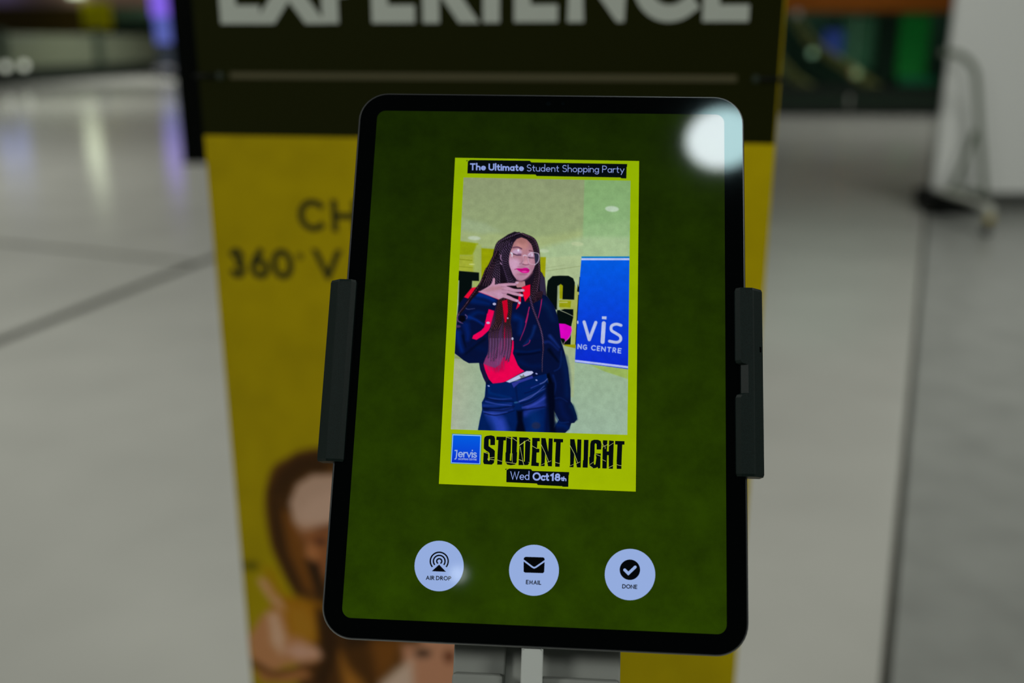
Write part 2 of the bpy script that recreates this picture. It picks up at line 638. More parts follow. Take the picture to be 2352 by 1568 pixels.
def line2(pa, pb):
    a, b = on_floor(*pa).xy, on_floor(*pb).xy
    d = (b - a).normalized()
    return a, Vector((-d.y, d.x))                # normal to the left of a -> b
FL = [(-45, -5), (30, -5), (30, 95), (-45, 95)]
bm = bmesh.new()
box(bm, -45, 30, -5, 95, -0.10, -0.012)
floor = put('floor', bm, M_JOINT)
floor['kind'] = 'structure'
l1, n1 = line2((0, 781), (485, 592))             # long diagonal joint; left of it = far side
l2, n2 = line2((0, 556), (383, 596))
l3, n3 = line2((2128, 486), (2033, 1568))        # edge of the grey flooring; left of it (coming near) = right side
hw1, hw2, hw3 = 0.045, 0.040, 0.012
pale = clip(FL, l3 - n3 * hw3, -n3)
grey = clip(FL, l3 + n3 * hw3, n3)
A = clip(pale, l1 - n1 * hw1, -n1)
B = clip(clip(pale, l1 + n1 * hw1, n1), l2 - n2 * hw2, -n2)
Cc = clip(clip(pale, l1 + n1 * hw1, n1), l2 + n2 * hw2, n2)
for pl, m in ((A, M_SLAB), (B, M_SLAB), (Cc, M_SLAB), (grey, M_SLAB2)):
    if len(pl) > 2:
        bm = bmesh.new()
        if sum(pl[i][0] * pl[(i + 1) % len(pl)][1] - pl[(i + 1) % len(pl)][0] * pl[i][1] for i in range(len(pl))) < 0:
            pl = pl[::-1]
        prism(bm, pl, -0.012, 0.0)
        put('slab', bm, m, floor)

# ------------------------------------------------------------------ tablet
def rodrigues(v):
    return np.array(Matrix.Rotation(Vector(v).length, 3, Vector(v).normalized()))
RT = rodrigues((-0.20648, 0.06040, 0.03273))
TT = np.array((12.858, 6.138, 439.236)) / 1000.0
def cam2world(v):
    return RGT * float(v[0]) - UPV * float(v[1]) + FWD * float(v[2])
TX, TY, TZ = cam2world(RT[:, 0]), cam2world(-RT[:, 1]), cam2world(-RT[:, 2])
TO = CAM + cam2world(TT)
TM = Matrix((TX, TY, TZ)).transposed().to_4x4()
TM.translation = TO
TINV = TM.inverted()
TW, TH, TD = 0.1785, 0.2476, 0.0059

def S(x, y, z=0.0):                              # pixel -> tablet coordinates on the plane z
    r = ray(x, y)
    o, d = TINV @ CAM, TINV.to_3x3() @ r
    p = o + d * ((z - o.z) / d.z)
    return (p.x, p.y)
def S_arr(X_, Y_, z):
    o, M3 = np.array(TINV @ CAM), np.array(TINV.to_3x3())
    F_, R_, U_ = np.array(FWD), np.array(RGT), np.array(UPV)
    d = (F_ + ((X_ - 1176) / FPX)[..., None] * R_ + ((784 - Y_) / FPX)[..., None] * U_) @ M3.T
    k = (z - o[2]) / d[..., 2]
    return [o[0] + d[..., 0] * k, o[1] + d[..., 1] * k, np.full(X_.shape, z)]

M_ALU = mat('grey_aluminium', (0.26, 0.27, 0.27), 0.32, 1.0)
M_BEZEL = mat('black_cover_glass', (0.0006, 0.0008, 0.0008), 0.04, spec=0.5)
MATS['black_cover_glass'].node_tree.nodes['Principled BSDF'].inputs['Specular Tint'].default_value = (0.68, 0.97, 1.0, 1)
M_SCR = screen_mat('green_grunge_screen', (20, 35, 0), (55, 0.26, (37, 58, 0)))
M_YEL = screen_mat('lime_yellow_print', (142, 174, 0), (90, 0.05, (160, 181, 0)))
M_INK = screen_mat('black_screen_ink', (3, 9, 13))
M_LIL = screen_mat('lilac_screen_text', (140, 160, 222))
M_BTN = screen_mat('lilac_white_button', (147, 171, 221))
M_ICO = screen_mat('black_icon_ink', (3, 4, 6))
M_CRK = screen_mat('pale_crack_ink', (178, 186, 104))
M_BLW = screen_mat('pale_blue_logo_edge', (140, 190, 240))
M_TEA = screen_mat('teal_logo_edge', (0, 110, 150))

tablet = thing('tablet', 'black-bezelled tablet with a lit green photo-sharing screen, held upright in the stand', 'tablet', matrix=TM)
bm = bmesh.new()
ring = lambda d, z: [(x, y, z) for x, y in rrect(-TW / 2 + d, TW / 2 - d, -TH / 2 + d, TH / 2 - d, 0.0135 - d, 10)]
levels = [ring(0.0005, -TD), ring(0, -TD + 0.0005), ring(0, -0.0006), ring(0.0004, -0.0002)]
lv = [[bm.verts.new(p) for p in r] for r in levels]
bm.faces.new(list(reversed(lv[0])))
for a, b in zip(lv, lv[1:]):
    for i in range(len(a)):
        f = bm.faces.new((a[i], a[(i + 1) % len(a)], b[(i + 1) % len(a)], b[i]))
bm.faces.new(lv[-1])
put('housing', bm, M_ALU, tablet)
bm = bmesh.new()
hexa(bm, ring(0.0008, -0.00025), ring(0.0008, 0.0))
put('bezel', bm, M_BEZEL, tablet)
# front camera and sensor in the top bezel
for px_, r_ in ((1259, 0.0011), (1293, 0.0008)):
    cx, cy = S(px_, 238)
    bm = bmesh.new()
    lathe(bm, [(r_, 0.00000), (r_, 0.00003)], (cx, cy), 16)
    put('front_lens', bm, mat('dark_lens', (0.001, 0.003, 0.004), 0.02), tablet)

sc = [S(866.4, 253.7), S(1662.3, 263.6), S(1670.5, 1458.4), S(785.7, 1416.3)]
sx0, sx1 = (sc[0][0] + sc[3][0]) / 2, (sc[1][0] + sc[2][0]) / 2
sy1, sy0 = (sc[0][1] + sc[1][1]) / 2, (sc[2][1] + sc[3][1]) / 2
bm = bmesh.new()
flat_poly(bm, rrect(sx0, sx1, sy0, sy1, 0.0040, 8), 0.00003)
screen = put('screen', bm, M_SCR, tablet)
screen['label'] = 'lit screen with a dark green textured background'
ZS = 0.00004

def poly_px(bm, pts, lv_=0, mi=0):
    flat_poly(bm, [S(*p) for p in pts], ZS + lv_ * 0.00002, mi)
def stroke_px(bm, pts, wd, lv_=0, mi=0, caps='square'):
    for q in ribbon_px(pts, wd, caps):
        flat_poly(bm, [S(*p) for p in q], ZS + lv_ * 0.00002, mi)
def text_px(bm, s, p0, p1, cap, wd, lv_=0, mi=0, gap=.2):
    for q in glyph_polys(s, p0, p1, cap, wd, gap):
        flat_poly(bm, [S(*p) for p in q], ZS + lv_ * 0.00002, mi)
def Z(ox, oy, s):
    return lambda *pts: [(ox + x / s, oy + y / s) for x, y in pts]
zQ, zK1, zK2, zM = Z(1040, 350, 5.345), Z(1020, 980, 9.8), Z(1240, 980, 9.8), Z(900, 1200, 3.36)

# yellow event poster shown on the screen
bm = bmesh.new()
poly_px(bm, [(1045.4, 362.2), (1468, 369.8), (1460.2, 1128.6), (1008, 1111)])
put('event_poster', bm, M_YEL, screen)
bm = bmesh.new()
poly_px(bm, zQ((185, 110), (210, 92), (945, 102), (965, 122), (2142, 142), (2140, 175), (2134, 180), (2131, 320),
               (2068, 318), (2060, 308), (1030, 290), (1015, 272), (178, 258)), 1)
poly_px(bm, zQ((165, 97), (192, 97), (168, 111)), 1)
text_px(bm, 'The Ultimate', *zQ((211, 218), (872, 229)), 15.8, 3.0, 2, 1, .27)
text_px(bm, 'Student Shopping Party', *zQ((908, 232), (2105, 252)), 15.8, 1.4, 2, 1, .2)
put('headline_strip', bm, [M_INK, M_LIL], screen)
bm = bmesh.new()
poly_px(bm, zK1((1405, 975), (1465, 938), (1955, 950), (1985, 990)) + zK2((660, 1018), (655, 1085), (648, 1090), (640, 1350), (510, 1347), (500, 1335))
        + zK1((2110, 1308), (2088, 1276), (1400, 1245)), 1)
poly_px(bm, zK1((1376, 945), (1432, 945), (1378, 972)), 1)
text_px(bm, 'Wed', *zK1((1490, 1190), (1920, 1196)), 19.4, 1.9, 2, 1, .18)
text_px(bm, 'Oct', *zK1((1990, 1208), (2364, 1216)), 19.0, 3.8, 2, 1, .22)
text_px(bm, '18', *zK2((228, 1216), (462, 1222)), 17.6, 4.0, 2, 1, .34)
text_px(bm, 'th', *zK2((470, 1216), (595, 1222)), 10.0, 2.4, 2, 1, .22)
put('date_strip', bm, [M_INK, M_LIL], screen)
bm = bmesh.new()
M_BLU = screen_mat('blue_logo_field', (0, 92, 224), (50, 0.0, (10, 46, 204)), (S(1070, 998)[1], S(1070, 1063)[1]))
poly_px(bm, zK1((180, 152), (846, 178), (820, 850), (146, 826)), 1, 3)
poly_px(bm, zK1((190, 165), (835, 190), (810, 838), (155, 815)), 2, 1)
poly_px(bm, zK1((206, 188), (817, 210), (794, 824), (172, 800)), 3, 0)
stroke_px(bm, zK1((250, 532), (290, 532), (284, 610), (274, 690), (266, 716), (248, 724)), 2.5, 4, 2)
text_px(bm, 'ervis', *zK1((312, 686), (738, 700)), 20.0, 2.7, 4, 2, .17)
text_px(bm, 'SHOPPING CENTRE', *zK1((316, 744), (736, 757)), 4.1, .75, 4, 2, .3)
put('shop_logo', bm, [M_BLU, M_BLW, M_BTN, M_TEA], screen)

# cracked block lettering STUDENT NIGHT
bm = bmesh.new()
K1B = [((900, 270), (915, 225), (960, 202), (1060, 190), (1130, 212), (1148, 270), (1145, 410), (1140, 700), (1122, 810), (1075, 850), (960, 842), (900, 838), (880, 790), (892, 570), (895, 400)),
       ((1180, 220), (1395, 225), (1390, 305), (1340, 305), (1318, 650), (1305, 850), (1195, 850), (1200, 650), (1222, 300), (1176, 295)),
       ((1405, 225), (1640, 225), (1645, 320), (1635, 560), (1645, 575), (1635, 790), (1600, 850), (1500, 863), (1425, 850), (1380, 790), (1382, 590), (1395, 560)),
       ((1690, 235), (1880, 240), (1942, 285), (1940, 400), (1925, 800), (1885, 860), (1675, 863), (1680, 720), (1695, 450)),
       ((1985, 245), (2155, 250), (2155, 325), (2102, 325), (2092, 490), (2147, 495), (2142, 575), (2082, 580), (2075, 800), (2138, 812), (2130, 887), (1960, 876), (1980, 560))]
K2B = [((30, 250), (130, 255), (187, 560), (200, 258), (290, 262), (272, 890), (185, 886), (122, 600), (105, 885), (15, 882), (30, 800), (33, 500)),
       ((315, 265), (525, 275), (522, 350), (470, 350), (455, 700), (445, 900), (345, 896), (345, 700), (362, 345), (312, 342)),
       ((680, 275), (780, 278), (834, 590), (845, 280), (936, 285), (920, 915), (835, 912), (776, 620), (757, 910), (665, 905), (680, 860), (683, 600)),
       ((992, 290), (1096, 292), (1082, 740), (1075, 920), (962, 915), (970, 760), (982, 740)),
       ((1135, 380), (1155, 315), (1220, 288), (1310, 290), (1370, 320), (1388, 400), (1380, 505), (1375, 600), (1365, 690), (1360, 930), (1310, 937), (1298, 905), (1258, 925), (1190, 936), (1130, 890), (1113, 840), (1110, 690), (1125, 670)),
       ((1420, 300), (1520, 305), (1508, 552), (1548, 552), (1558, 305), (1665, 318), (1650, 750), (1645, 945), (1550, 941), (1547, 638), (1515, 638), (1505, 937), (1405, 935), (1412, 500)),
       ((1695, 315), (1905, 322), (1905, 400), (1855, 400), (1840, 750), (1835, 947), (1730, 945), (1728, 760), (1745, 400), (1692, 396))]
for p in K1B:
    poly_px(bm, zK1(*p), 1, 0)
for p in K2B:
    poly_px(bm, zK2(*p), 1, 0)
for p in (((1005, 300), (1012, 278), (1028, 272), (1042, 290), (1040, 412), (1150, 410), (1146, 545), (1110, 505), (1050, 468), (1003, 432)),
          ((888, 480), (950, 540), (1000, 568), (1024, 600), (1028, 735), (1018, 765), (1000, 768), (986, 745), (995, 600), (988, 578), (880, 568)),
          ((1510, 222), (1535, 222), (1527, 590), (1512, 755), (1495, 770), (1480, 745), (1488, 600), (1500, 590)),
          ((1792, 325), (1810, 312), (1827, 330), (1815, 780), (1795, 785))):
    poly_px(bm, zK1(*p), 2, 1)
for p in (((1235, 395), (1243, 373), (1262, 373), (1278, 395), (1277, 510), (1390, 510), (1382, 600), (1255, 600), (1262, 640), (1272, 690), (1250, 840), (1235, 856), (1216, 835), (1224, 640), (1232, 600)),):
    poly_px(bm, zK2(*p), 2, 1)
for p, wd in ((((900, 575), (995, 605)), 12), (((1030, 700), (1125, 684)), 13), (((980, 725), (1050, 732), (1125, 742)), 14), (((1200, 745), (1255, 765), (1302, 775)), 12),
              (((1400, 232), (1510, 265)), 12), (((1540, 250), (1640, 322)), 14), (((1700, 415), (1800, 345)), 22), (((1800, 345), (1880, 295), (1938, 335)), 11),
              (((1880, 298), (1925, 272)), 9), (((1712, 450), (1772, 760)), 12), (((1685, 735), (1772, 770), (1797, 860)), 15), (((1390, 792), (1610, 826)), 13),
              (((1534, 600), (1534, 800)), 9), (((1985, 430), (2090, 490)), 13), (((1895, 795), (1925, 800)), 8)):
    stroke_px(bm, zK1(*p), wd / 13.5, 3, 2)
for p, wd in ((((30, 400), (118, 580), (200, 790)), 13), (((165, 800), (250, 765)), 11), (((20, 862), (105, 822)), 8), (((345, 795), (400, 815), (445, 825)), 12),
              (((680, 425), (775, 600), (850, 810)), 14), (((820, 830), (900, 790)), 11), (((685, 876), (752, 845)), 9), (((1265, 620), (1370, 660)), 12),
              (((1130, 845), (1205, 792)), 10), (((1130, 880), (1192, 926)), 12), (((1410, 460), (1440, 438), (1530, 395)), 12), (((1405, 360), (1440, 430)), 11),
              (((1465, 430), (1470, 490)), 13), (((1555, 430), (1652, 365)), 9), (((1410, 740), (1482, 772)), 11), (((1550, 915), (1645, 870)), 13), (((1735, 850), (1785, 866), (1835, 876)), 12)):
    stroke_px(bm, zK2(*p), wd / 13.5, 3, 2)
put('event_title', bm, [M_INK, M_YEL, M_CRK], screen)

# three round buttons
def disc_px(bm, c, r, lv_, mi, r2=None):
    poly_px(bm, [(c[0] + r * math.cos(t), c[1] + (r2 or r) * math.sin(t)) for t in np.linspace(0, 2 * math.pi, 57)[:-1]], lv_, mi)
bm = bmesh.new()
disc_px(bm, zM((365, 334))[0], 56.5, 1, 0, 58)
ax, ay = zM((366, 297))[0]
for r_ in (69, 45, 19.5):
    ext = 40 if r_ > 30 else 62
    stroke_px(bm, [(ax + r_ / 3.36 * math.cos(math.radians(a)), ay - r_ / 3.36 * math.sin(math.radians(a))) for a in np.linspace(-ext, 180 + ext, 30)], 11.5 / 3.36, 2, 1, 'butt')
poly_px(bm, zM((365, 311), (408, 362), (322, 358)), 2, 0)
poly_px(bm, zM((365, 323), (419, 379), (308, 374)), 3, 1)
text_px(bm, 'AIR DROP', *zM((262, 441), (458, 446)), 9.9, 1.85, 2, 1, .34)
put('share_button', bm, [M_BTN, M_ICO], screen)['label'] = 'round pale button with concentric wave symbol'
bm = bmesh.new()
disc_px(bm, zM((1097, 367))[0], 57.3, 1, 0, 58.6)
poly_px(bm, zM((1017, 280), (1022, 268), (1033, 263), (1165, 267), (1176, 271), (1180, 283), (1176, 380), (1166, 389), (1028, 385), (1017, 378)), 2, 1)
stroke_px(bm, zM((1012, 287), (1085, 342), (1099, 348), (1113, 342), (1186, 291)), 12 / 3.36, 3, 0, 'butt')
text_px(bm, 'EMAIL', *zM((1034, 474), (1153, 480)), 10.0, 2.0, 2, 1, .38)
put('email_button', bm, [M_BTN, M_ICO], screen)['label'] = 'round pale button with envelope symbol'
bm = bmesh.new()
disc_px(bm, zM((1838, 400))[0], 58, 1, 0, 59)
disc_px(bm, zM((1837, 363))[0], 79 / 3.36, 2, 1)
stroke_px(bm, zM((1797, 364), (1825, 392), (1878, 342)), 22 / 3.36, 3, 0, 'butt')
for p in ((1797, 364), (1825, 392), (1878, 342)):
    disc_px(bm, zM(p)[0], 11 / 3.36, 3, 0)
text_px(bm, 'DONE', *zM((1777, 507), (1894, 512)), 10.0, 2.0, 2, 1, .28)
put('done_button', bm, [M_BTN, M_ICO], screen)['label'] = 'round pale button with tick symbol'

# ------------------------------------------------------------------ the picture inside the poster (flat, painted)
zA, zB, zC, zD = Z(1000, 340, 3.136), Z(1000, 780, 4.238), Z(1000, 500, 6.533), Z(1220, 580, 6.533)
zE, zF, zG = Z(1030, 720, 7.467), Z(1200, 780, 6.819), Z(1100, 500, 5.227)
cv = Canvas(1030, 402, 1454, 1002, 1.0, (150, 172, 128))
def vgrad(y0, c0, y1, c1):
    c0, c1 = np.array(c0, float), np.array(c1, float)
    return lambda X_, Y_: c0 + (c1 - c0) * np.clip((Y_ - y0) / (y1 - y0), 0, 1)[..., None]
def hgrad(x0, c0, x1, c1):
    c0, c1 = np.array(c0, float), np.array(c1, float)
    return lambda X_, Y_: c0 + (c1 - c0) * np.clip((X_ - x0) / (x1 - x0), 0, 1)[..., None]
# hall behind
cv.poly([(1020, 390), (1346, 390), (1340, 620), (1020, 600)], vgrad(405, (138, 150, 112), 560, (146, 164, 116)), 1.5)
cv.poly([(1343, 390), (1470, 390), (1470, 620), (1337, 620)], vgrad(405, (128, 166, 108), 590, (140, 178, 126)), 1.5)
cv.poly(zA((170, 560), (330, 590), (480, 620), (760, 640), (1060, 590), (1060, 700), (760, 800), (300, 700), (160, 660)), (156, 172, 118), 9)
cv.poly(zA((180, 500), (360, 540), (470, 600), (330, 620), (180, 590)), (150, 168, 128), 8)
cv.poly(zA((1065, 560), (1400, 520), (1400, 620), (1065, 700)), (146, 180, 128), 10, .7)
cv.poly(zA((750, 720), (1060, 640), (1400, 640), (1400, 790), (1040, 800), (790, 860)), (162, 186, 142), 9, .9)
cv.poly(zA((780, 790), (1060, 770), (1060, 1420), (780, 1420)), (168, 186, 140), 4)
for x, y, rx, ry, c in ((1272, 438, 49, 21, (180, 202, 176)), (280, 648, 46, 15, (178, 192, 166)), (1022, 690, 43, 15, (178, 194, 150)), (782, 740, 36, 13, (180, 198, 160))):
    (px_, py_), = zA((x, y))
    cv.ell(px_, py_, rx / 3.136, ry / 3.136, c, 2.2, 1, 3)
cv.poly(zC((340, 345), (640, 385), (640, 410), (560, 560), (330, 560)), (138, 154, 8), 2.5)
cv.poly(zC((620, 400), (690, 410), (690, 1060), (560, 1060), (560, 560)), (156, 172, 96), 4)
cv.poly(zC((330, 560), (570, 560), (570, 820), (330, 800)), (158, 168, 50), 4)
cv.stroke(zC((340, 620), (550, 640)), 1.8, (128, 138, 18), smooth=False)
cv.stroke(zC((340, 730), (560, 748)), 1.6, (132, 144, 30), smooth=False)
cv.ell(*zC((550, 698))[0], 7, 1.8, (184, 194, 110), 1)
cv.poly(zC((690, 455), (900, 470), (900, 700), (690, 960)), (146, 156, 4), 2)
cv.poly(zA((756, 785), (796, 785), (790, 930), (756, 930)), (150, 154, 8), 1.4)
cv.stroke(zA((800, 885), (1040, 850)), 1.2, (140, 156, 108), smooth=False)
cv.stroke(zA((800, 862), (930, 842)), 1.0, (150, 166, 120), smooth=False)
# floor of the hall
cv.poly([(1020, 812), (1050, 812), (1090, 830), (1300, 790), (1470, 780), (1470, 1010), (1020, 1010)],
        lambda X_, Y_: np.stack([150 + 14 * np.clip((1120 - X_) / 80, 0, 1), 176 - 2 * np.clip((1120 - X_) / 80, 0, 1), 142 + 12 * np.clip((Y_ - 800) / 200, 0, 1)], -1), 1.5)
cv.poly(zE((100, 690), (250, 780), (100, 770)), (140, 156, 100), 1.5)
cv.poly(zF((640, 100), (820, 130), (820, 360), (800, 900), (740, 900), (700, 400)), (160, 176, 132), 2, .9)
cv.poly(zF((1060, 395), (1655, 455), (1655, 615), (1300, 500)), (148, 174, 88), 2)
# letters on the wall behind
dk = (3, 12, 11)
cv.poly(zC((342, 795), (655, 822), (655, 948), (552, 945), (545, 1050), (520, 1300), (345, 1340), (358, 940), (340, 935)), dk, 1.2)
cv.poly(zD((430, 460), (660, 480), (720, 600), (700, 860), (660, 1380), (600, 1380), (630, 850), (430, 850)), (164, 172, 86), 1)
cv.poly(zD((425, 470), (478, 470), (478, 690), (425, 690)), (148, 152, 6), 1)
cv.poly(zD((420, 720), (600, 725), (590, 825), (420, 815)), (146, 152, 12), 1.5)
cv.stroke(zD((430, 745), (540, 745)), 2.6, (178, 182, 110), smooth=False)
cv.poly(zD((235, 520), (250, 420), (320, 352), (430, 345), (560, 348), (630, 385), (655, 450), (645, 706), (470, 700), (476, 495), (445, 470), (414, 490), (398, 850), (370, 858), (230, 640)), dk, .9)
cv.poly(zD((395, 500), (412, 492), (398, 850), (385, 850)), (156, 172, 132), .8)
cv.poly(zD((390, 862), (440, 862), (500, 845), (632, 850), (632, 965), (606, 1080), (590, 1385), (480, 1385), (420, 1250), (385, 900)), dk, .9)
cv.stroke(zD((440, 868), (530, 905), (632, 955)), 1.8, (150, 156, 128), 1.2)
cv.poly(zD((725, 365), (740, 365), (740, 600), (690, 582), (700, 470), (715, 520)), dk, .8)
cv.stroke(zD((712, 640), (690, 1000), (668, 1390)), 2.2, dk, smooth=False)
cv.poly(zD((490, 1378), (670, 1378), (668, 1435), (505, 1400)), (150, 150, 2), .9)
cv.poly(zD((410, 1062), (510, 1068), (600, 1108), (612, 1165), (575, 1270), (512, 1335), (500, 1292), (440, 1282), (412, 1200)), (214, 0, 188), .8)
cv.stroke(zD((600, 1105), (612, 1165), (575, 1270), (500, 1345), (485, 1400)), 1.1, (190, 150, 160))
# blue roll-up in the picture
bl = vgrad(598, (2, 90, 224), 840, (10, 40, 204))
cv.poly(zD((757, 58), (1476, 58), (1476, 90), (755, 90)) , (0, 118, 190), .7)
cv.poly(zD((755, 80)) + zD((1476, 80)) + zF((1655, 460), (822, 350)) + zD((690, 1070), (735, 320)), bl, .7)
cv.poly(zD((755, 82), (1476, 82), (1476, 114), (752, 114)), (176, 190, 238), .6)
cv.poly(zF((824, 312), (1655, 412), (1655, 448), (822, 346)), (172, 182, 236), .6)
wt = (180, 190, 228)
cv.stroke(zD((795, 1040), (872, 1305), (970, 1048)), 7.6, wt, smooth=False)
cv.stroke(zD((1090, 1060), (1072, 1338)), 9.6, wt, soft=.5, smooth=False)
cv.poly(zD((1062, 955), (1132, 955), (1130, 1002), (1060, 998)), wt, .6)
cv.stroke(zD((1348, 1090), (1275, 1072), (1208, 1100), (1205, 1165), (1275, 1212), (1335, 1255), (1340, 1312), (1285, 1345), (1175, 1328)), 6.8, wt)
cv.ell(*zD((698, 1045))[0], 1.8, 4, wt)
for s, a, b in (('N', (692, 1447), (760, 1452)), ('G', (770, 1455), (838, 1461)), ('C', (893, 1464), (968, 1472)), ('E', (981, 1474), (1032, 1480)),
                ('N', (1045, 1482), (1118, 1489)), ('T', (1135, 1492), (1200, 1498)), ('R', (1215, 1499), (1274, 1506)), ('E', (1292, 1508), (1352, 1515))):
    cv.text(s, *zD(a, b), 12.4, 2.6, (170, 186, 234))

# ---- the figure
navy, navy2 = (3, 14, 54), (0, 36, 112)
# hair and hood behind the right of the head
cv.poly(zG((600, 560), (735, 640), (790, 720), (812, 940), (760, 1020), (560, 1050), (540, 700)), (20, 14, 26), 1)
cv.poly(zD((130, 270), (170, 310), (205, 420), (222, 640), (190, 640), (130, 560)), (44, 36, 62), 1.2)
# jacket body
body = (zC((540, 1050), (430, 1190), (345, 1310), (318, 1568)) + zE((104, 680), (180, 735), (260, 800), (350, 850), (525, 845), (545, 960), (600, 1100), (640, 1180), (640, 1230))
        + zB((560, 440), (1090, 340), (1130, 640), (1200, 780), (1130, 905), (1262, 908)) + zF((735, 1395), (765, 1308), (812, 1300), (858, 1245), (850, 1190), (800, 1040), (755, 965), (752, 770), (715, 440), (660, 200), (600, 0))
        + zD((420, 1080), (400, 960), (345, 800), (240, 655), (150, 620)) + zC((1420, 1000), (1290, 1060), (1000, 1040)))
cv.poly(body, navy, .9)
# folds and lights on the jacket
for pts, w0, w1, c, so, al in (
    (zC((640, 1150), (760, 1180), (880, 1240)), 13, 9, (0, 40, 122), 4, .9),
    (zC((560, 1240), (660, 1260), (800, 1290)), 14, 8, (0, 32, 100), 4, .8),
    (zC((500, 1500), (620, 1420), (720, 1430)), 12, 6, (0, 28, 90), 4, .8),
    (zE((160, 330), (180, 480), (230, 640)), 14, 8, (2, 34, 112), 5, .9),
    (zE((350, 60), (480, 110), (600, 190)), 7, 4, (4, 38, 118), 2.5, .9),
    (zE((300, 200), (330, 330), (330, 440)), 16, 8, (2, 30, 104), 5, .8),
    (zE((450, 560), (560, 600), (640, 640)), 12, 8, (0, 18, 66), 5, .8),
    (zE((250, 380), (270, 480), (300, 570)), 5, 2, (0, 8, 36), 2, .9),
    (zE((620, 440), (480, 540), (300, 690)), 6, 3, (1, 8, 34), 3, .9),
    (zE((1150, 60), (1250, 120), (1230, 330)), 14, 10, (0, 34, 104), 6, .8),
    (zE((1480, 220), (1420, 400), (1290, 550)), 7, 4, (10, 44, 112), 3, .7),
    (zE((1150, 640), (1350, 660), (1568, 620)), 5, 3, (0, 26, 84), 3, .8),
    (zE((1190, 700), (1400, 690), (1568, 660)), 5, 3, (0, 4, 30), 2.5, .9),
    (zE((1220, 830), (1400, 900), (1568, 900)), 10, 8, (0, 22, 76), 5, .7),
    (zD((190, 760), (270, 860), (330, 1000)), 16, 8, (4, 28, 74), 7, .8),
    (zD((280, 1250), (350, 1330), (420, 1420)), 7, 3, (20, 48, 130), 3, .8),
    (zF((340, 40), (430, 40), (560, 160)), 6, 3, (14, 36, 110), 3, .8),
    (zF((420, 160), (480, 240), (560, 340)), 8, 3, (0, 4, 24), 3, .9),
    (zF((610, 180), (590, 420), (500, 490)), 3, 2, (10, 40, 110), 2, .7),
    (zF((640, 300), (690, 560), (700, 880)), 16, 10, (2, 26, 78), 6, .7),
    (zF((480, 560), (520, 700), (500, 860)), 4, 2, (8, 34, 100), 2, .7),
    (zF((500, 920), (600, 910), (700, 970)), 3, 2, (12, 34, 96), 1.5, .6),
    (zF((600, 1000), (640, 1150), (700, 1230)), 12, 8, (4, 22, 80), 6, .6),
    (zF((770, 1040), (820, 1150), (840, 1240)), 9, 5, (2, 30, 66), 4, .7),
    (zF((520, 1180), (580, 1290), (720, 1290)), 3, 2, (10, 40, 110), 1.5, .7),
    (zF((520, 1330), (640, 1340), (700, 1380)), 12, 8, (0, 30, 92), 5, .8),
    (zC((430, 1320), (480, 1370), (590, 1360)), 2, 1, (90, 90, 140), 1, .7)):
    cv.stroke(pts, w0, c, w1, so, al)
cv.poly(zF((330, 560), (420, 520), (480, 700), (500, 1000), (490, 1300), (420, 1445), (400, 1445), (430, 900), (400, 640)), (0, 3, 18), 3)
# red shoulder, collar, front
red, crim = (238, 0, 48), (232, 0, 78)
cv.poly(zC((545, 1050), (620, 1040), (560, 1140), (500, 1215), (430, 1190)), (232, 8, 50), .8)
cv.poly(zC((975, 1230), (1110, 1215), (1085, 1400), (1062, 1568), (1030, 1568)), (178, 0, 30), 1)
cv.poly(zC((1000, 1250), (1030, 1240), (1060, 1568), (1040, 1568)), (230, 0, 44), .8)
cv.poly(zC((1295, 1042), (1370, 1015), (1425, 1000), (1422, 1160), (1345, 1258), (1330, 1200)), red, .8)
cv.poly(zC((1255, 1120), (1285, 1130), (1283, 1275), (1255, 1330), (1210, 1375), (1235, 1290)), (226, 4, 54), .8)
cv.poly(zE((1090, 440), (1118, 470), (1120, 590), (1105, 680), (1190, 880), (1235, 940), (1305, 985), (1150, 1070), (980, 1165), (860, 1200), (760, 1198), (690, 1120), (620, 960), (600, 860), (660, 720), (800, 600), (960, 380), (1000, 130), (1080, 250)), crim, .8)
cv.poly(zE((850, 620), (1000, 700), (940, 960), (800, 1000), (700, 900)), (170, 10, 66), 7, .8)
cv.poly(zE((950, 0), (985, 0), (1000, 150), (975, 170)), (226, 0, 52), .8)
cv.poly(zE((540, 850), (600, 870), (640, 1010), (700, 1140), (640, 1180), (590, 1080)), (22, 16, 56), 1.2)
# cuff placket
cv.poly(zC((800, 1370), (885, 1395), (850, 1568), (745, 1568)), crim, .8)
cv.poly(zE((660, 0), (782, 0), (765, 90), (742, 180), (690, 290), (580, 390), (480, 450), (405, 428), (425, 372), (560, 290), (612, 235), (640, 130)), (236, 0, 84), .8)
